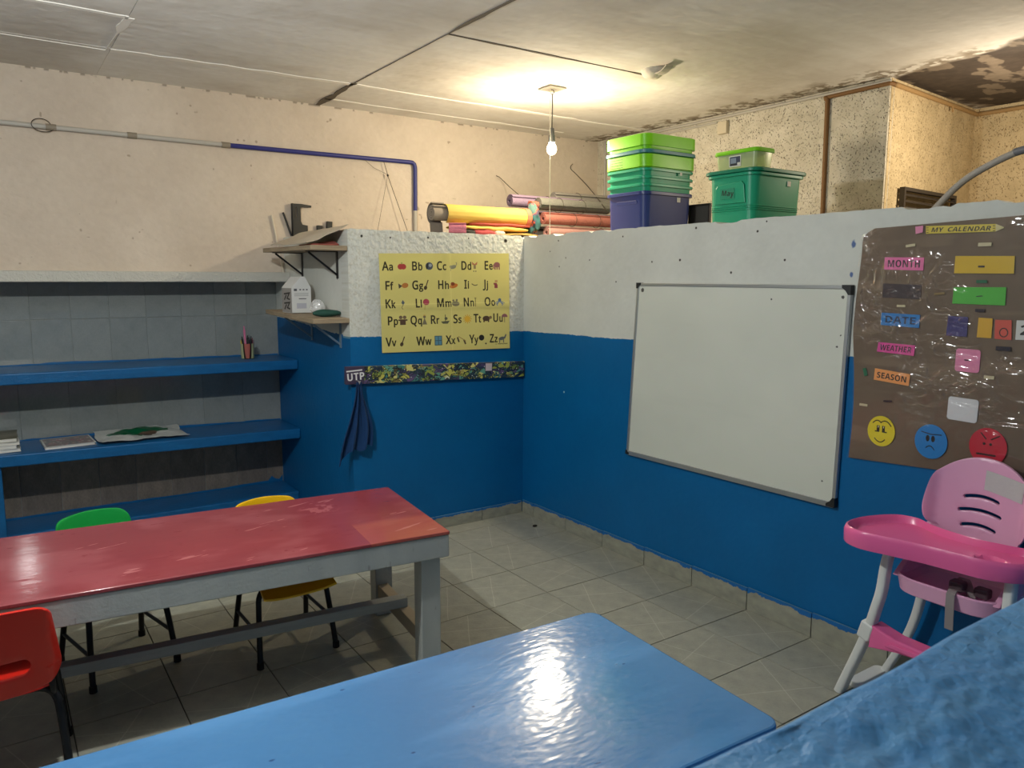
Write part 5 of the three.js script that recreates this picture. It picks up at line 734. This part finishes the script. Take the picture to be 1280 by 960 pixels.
// ------------------------------------------------------------------ high chair
{
  const t = thing('high_chair', 'pink and white plastic high chair with a tray, its back to the partition', 'high chair', [-0.20, 0, 2.78]);
  const hot = M.pinkHot, pale = M.pinkLight, wp = M.whitePlastic;
  { // tray
    const out = [[-0.195, -0.03], [-0.183, 0.07], [-0.172, 0.15], [-0.13, 0.222], [-0.06, 0.255], [0.01, 0.245], [0.045, 0.20], [0.03, 0.13], [0.015, 0.05], [0.02, -0.04], [0.04, -0.12], [0.075, -0.19], [0.06, -0.25], [-0.03, -0.30], [-0.13, -0.315], [-0.205, -0.29], [-0.235, -0.225], [-0.218, -0.13]];
    const cv = new THREE.CatmullRomCurve3(out.map(([x, z]) => V(x, 0, z)), true), n = 120, P = cv.getSpacedPoints(n).slice(0, n), C = V(-0.08, 0, -0.03), rings = [];
    for (let i = 0; i <= 26; i++) rings.push([0.005 + 0.885 * i / 26, 0.643]);
    rings.push([0.915, 0.650], [0.94, 0.664], [0.96, 0.668], [0.985, 0.664], [1.0, 0.652], [0.995, 0.612], [0.985, 0.608], [0.965, 0.610], [0.955, 0.618], [0.9, 0.618], [0.5, 0.618], [0.01, 0.618]);
    const pos = [], idx = []; rings.forEach(([s, y], k) => { for (const p of P) { const x = C.x + (p.x - C.x) * s, z = C.z + (p.z - C.z) * s; let yy = y; if (k <= 26) { const d = Math.hypot((x + 0.085) / 0.036, (z - 0.13) / 0.046); yy -= 0.014 * sstep(1.05, 0.85, d); const e = Math.abs(d - 1.12); yy += 0.003 * sstep(0.12, 0, e); } pos.push(x, yy, z); } });
    for (let k = 0; k < rings.length - 1; k++) for (let i = 0; i < n; i++) { const a = k * n + i, b = k * n + (i + 1) % n; idx.push(a, b, a + n, b, b + n, a + n); }
    part('tray', finish(pos, idx, 0.9), hot, t, 'bright pink tray with a raised rim');
  }
  { // backrest plate with three slots
    const s = new THREE.Shape(); const L = [[-0.128, 0.0], [-0.135, 0.055], [-0.150, 0.075], [-0.160, 0.10], [-0.163, 0.14], [-0.152, 0.215], [-0.142, 0.245]];
    s.moveTo(...L[0]); s.splineThru(L.slice(1).map(([a, b]) => new THREE.Vector2(a, b))); s.bezierCurveTo(-0.09, 0.30, -0.04, 0.31, 0, 0.31); s.bezierCurveTo(0.04, 0.31, 0.09, 0.30, 0.142, 0.245); s.splineThru(L.slice(0, -1).reverse().map(([a, b]) => new THREE.Vector2(-a, b))); s.closePath();
    for (const [y, w] of [[0.185, 0.052], [0.138, 0.064], [0.088, 0.052]]) { const h = new THREE.Path(), k = 0.006, d = 0.012; h.moveTo(-w, y - k - d); h.quadraticCurveTo(0, y - k + d * 0.4, w, y - k - d); h.quadraticCurveTo(w + 0.009, y - d, w, y + k - d); h.quadraticCurveTo(0, y + k + d * 0.4, -w, y + k - d); h.quadraticCurveTo(-w - 0.009, y - d, -w, y - k - d); s.holes.push(h); }
    const g = bentPlate(s, 0.010, 0.003, 0.02, (z, y, d) => { const e = Math.abs(z) / 0.16; return [0.118 + (y - 0.1) * 0.10 - d - 0.035 * e * e - 0.022 * sstep(0.80, 1, e), 0.600 + y, z]; });
    part('backrest', g, pale, t, 'pale pink backrest with three slots');
    const st = shell(10, 8, (u, v) => { const z = 0.005 + u * 0.125, y = 0.205 + v * 0.065 - 0.22 * (z - 0.03) * 0.6, e = Math.abs(z) / 0.16; return [0.118 + (y - 0.1) * 0.10 - 0.0162 - 0.035 * e * e - 0.022 * sstep(0.80, 1, e), 0.600 + y, z]; }, 0.0008);
    part('sticker', st, phys('#d6d3d3', 0.12, { bumpMap: rep(waveBump, 2), bumpScale: 0.003 }), t, 'white taped sticker');
  }
  part('seat', loft([{ w: 0.25, d: 0.30, r: 0.07, y: 0.455, x: 0.02 }, { w: 0.275, d: 0.325, r: 0.08, y: 0.462, x: 0.02 }, { w: 0.295, d: 0.345, r: 0.09, y: 0.512, x: 0.02 }, { w: 0.285, d: 0.335, r: 0.085, y: 0.517, x: 0.02 }, { w: 0.265, d: 0.315, r: 0.08, y: 0.510, x: 0.02 }, { w: 0.22, d: 0.27, r: 0.07, y: 0.482, x: 0.02 }], 8), pale, t, 'pale pink seat tub');
  for (const s of [-1, 1]) {
    const a = extr(ptsShape([[-0.10, 0.505], [0.14, 0.505], [0.15, 0.66], [0.10, 0.655], [0.05, 0.60], [-0.06, 0.535]]), 0.012, 0.004); a.translate(0, 0, s * 0.158 - 0.006); part('side_panel', a, pale, t);
    const prof = (w, d) => () => rrect(w, d, 0.007, 3);
    part('leg', sweep([[-0.07, 0.625, s * 0.185], [-0.095, 0.54, s * 0.192], [-0.105, 0.44, s * 0.197], [-0.108, 0.38, s * 0.208], [-0.10, 0.25, s * 0.245], [-0.092, 0.0, s * 0.335]], 40, (tt) => rrect(0.030, 0.036 + 0.008 * tt, 0.008, 3), [1, 0, 0]), wp, t);
    part('leg', sweep([[0.10, 0.625, s * 0.165], [0.125, 0.50, s * 0.165], [0.14, 0.32, s * 0.19], [0.145, 0.18, s * 0.23], [0.15, 0.0, s * 0.31]], 40, (tt) => rrect(0.028, 0.034, 0.008, 3), [1, 0, 0]), wp, t);
    part('leg_collar', bar([-0.1035, 0.31, s * 0.228], [-0.1005, 0.245, s * 0.247], 0.048, 0.050, 0.008, V(1, 0, 0)), wp, t);
    const foot = extr(rshape(0.20, 0.05, 0.024), 0.018, 0.004); foot.rotateX(-Math.PI / 2); foot.translate(0.06, 0.004, s * 0.318); part('foot', foot, wp, t);
  }
  { const g = extr(ptsShape([[-0.222, 0.224], [-0.12, 0.244], [0, 0.252], [0.12, 0.248], [0.222, 0.224], [0.214, 0.308], [0.13, 0.288], [0, 0.284], [-0.13, 0.288], [-0.214, 0.308]]), 0.055, 0.006); onX(g, -0.065); part('footrest', g, hot, t, 'bright pink footrest bar'); const r2 = extr(ptsShape([[-0.16, 0.256], [0.16, 0.256], [0.14, 0.272], [-0.14, 0.272]]), 0.006, 0.003); onX(r2, -0.125); part('footrest_ridge', r2, hot, t); }
  const strap = std('#8e8584', 0.8);
  part('strap', shell(6, 30, (u, v) => { const L = [[0.03, 0.487], [-0.05, 0.505], [-0.118, 0.524], [-0.136, 0.515], [-0.140, 0.48], [-0.138, 0.40]], k = Math.min(4.999, v * 5), i = Math.floor(k), f = k - i; return [mix(L[i][0], L[i + 1][0], f), mix(L[i][1], L[i + 1][1], f), 0.035 + (u - 0.5) * 0.026 + 0.01 * v]; }, 0.0025), strap, t, 'grey webbing strap hanging over the seat edge');
  part('strap', shell(6, 20, (u, v) => [0.06 - v * 0.12, 0.495 + 0.03 * Math.sin(v * Math.PI), -0.02 + 0.09 * v + (u - 0.5) * 0.026], 0.0025), strap, t);
  part('buckle', box(-0.07, -0.03, 0.50, 0.535, 0.0, 0.045, 0.008), std('#5c4a50', 0.5), t); part('buckle', box(-0.055, -0.02, 0.497, 0.53, 0.07, 0.115, 0.008), std('#5c4a50', 0.5), t);
}
{ const g = new THREE.SphereGeometry(0.012, 10, 8); g.scale(1.4, 0.5, 1); solo('dark_crumb', g, std('#1f1c18', 0.9), 'small dark crumb on the tiles near the wall corner', 'crumb', [-0.12, 0.006, 0.30]); }

renderer.render(scene, camera);
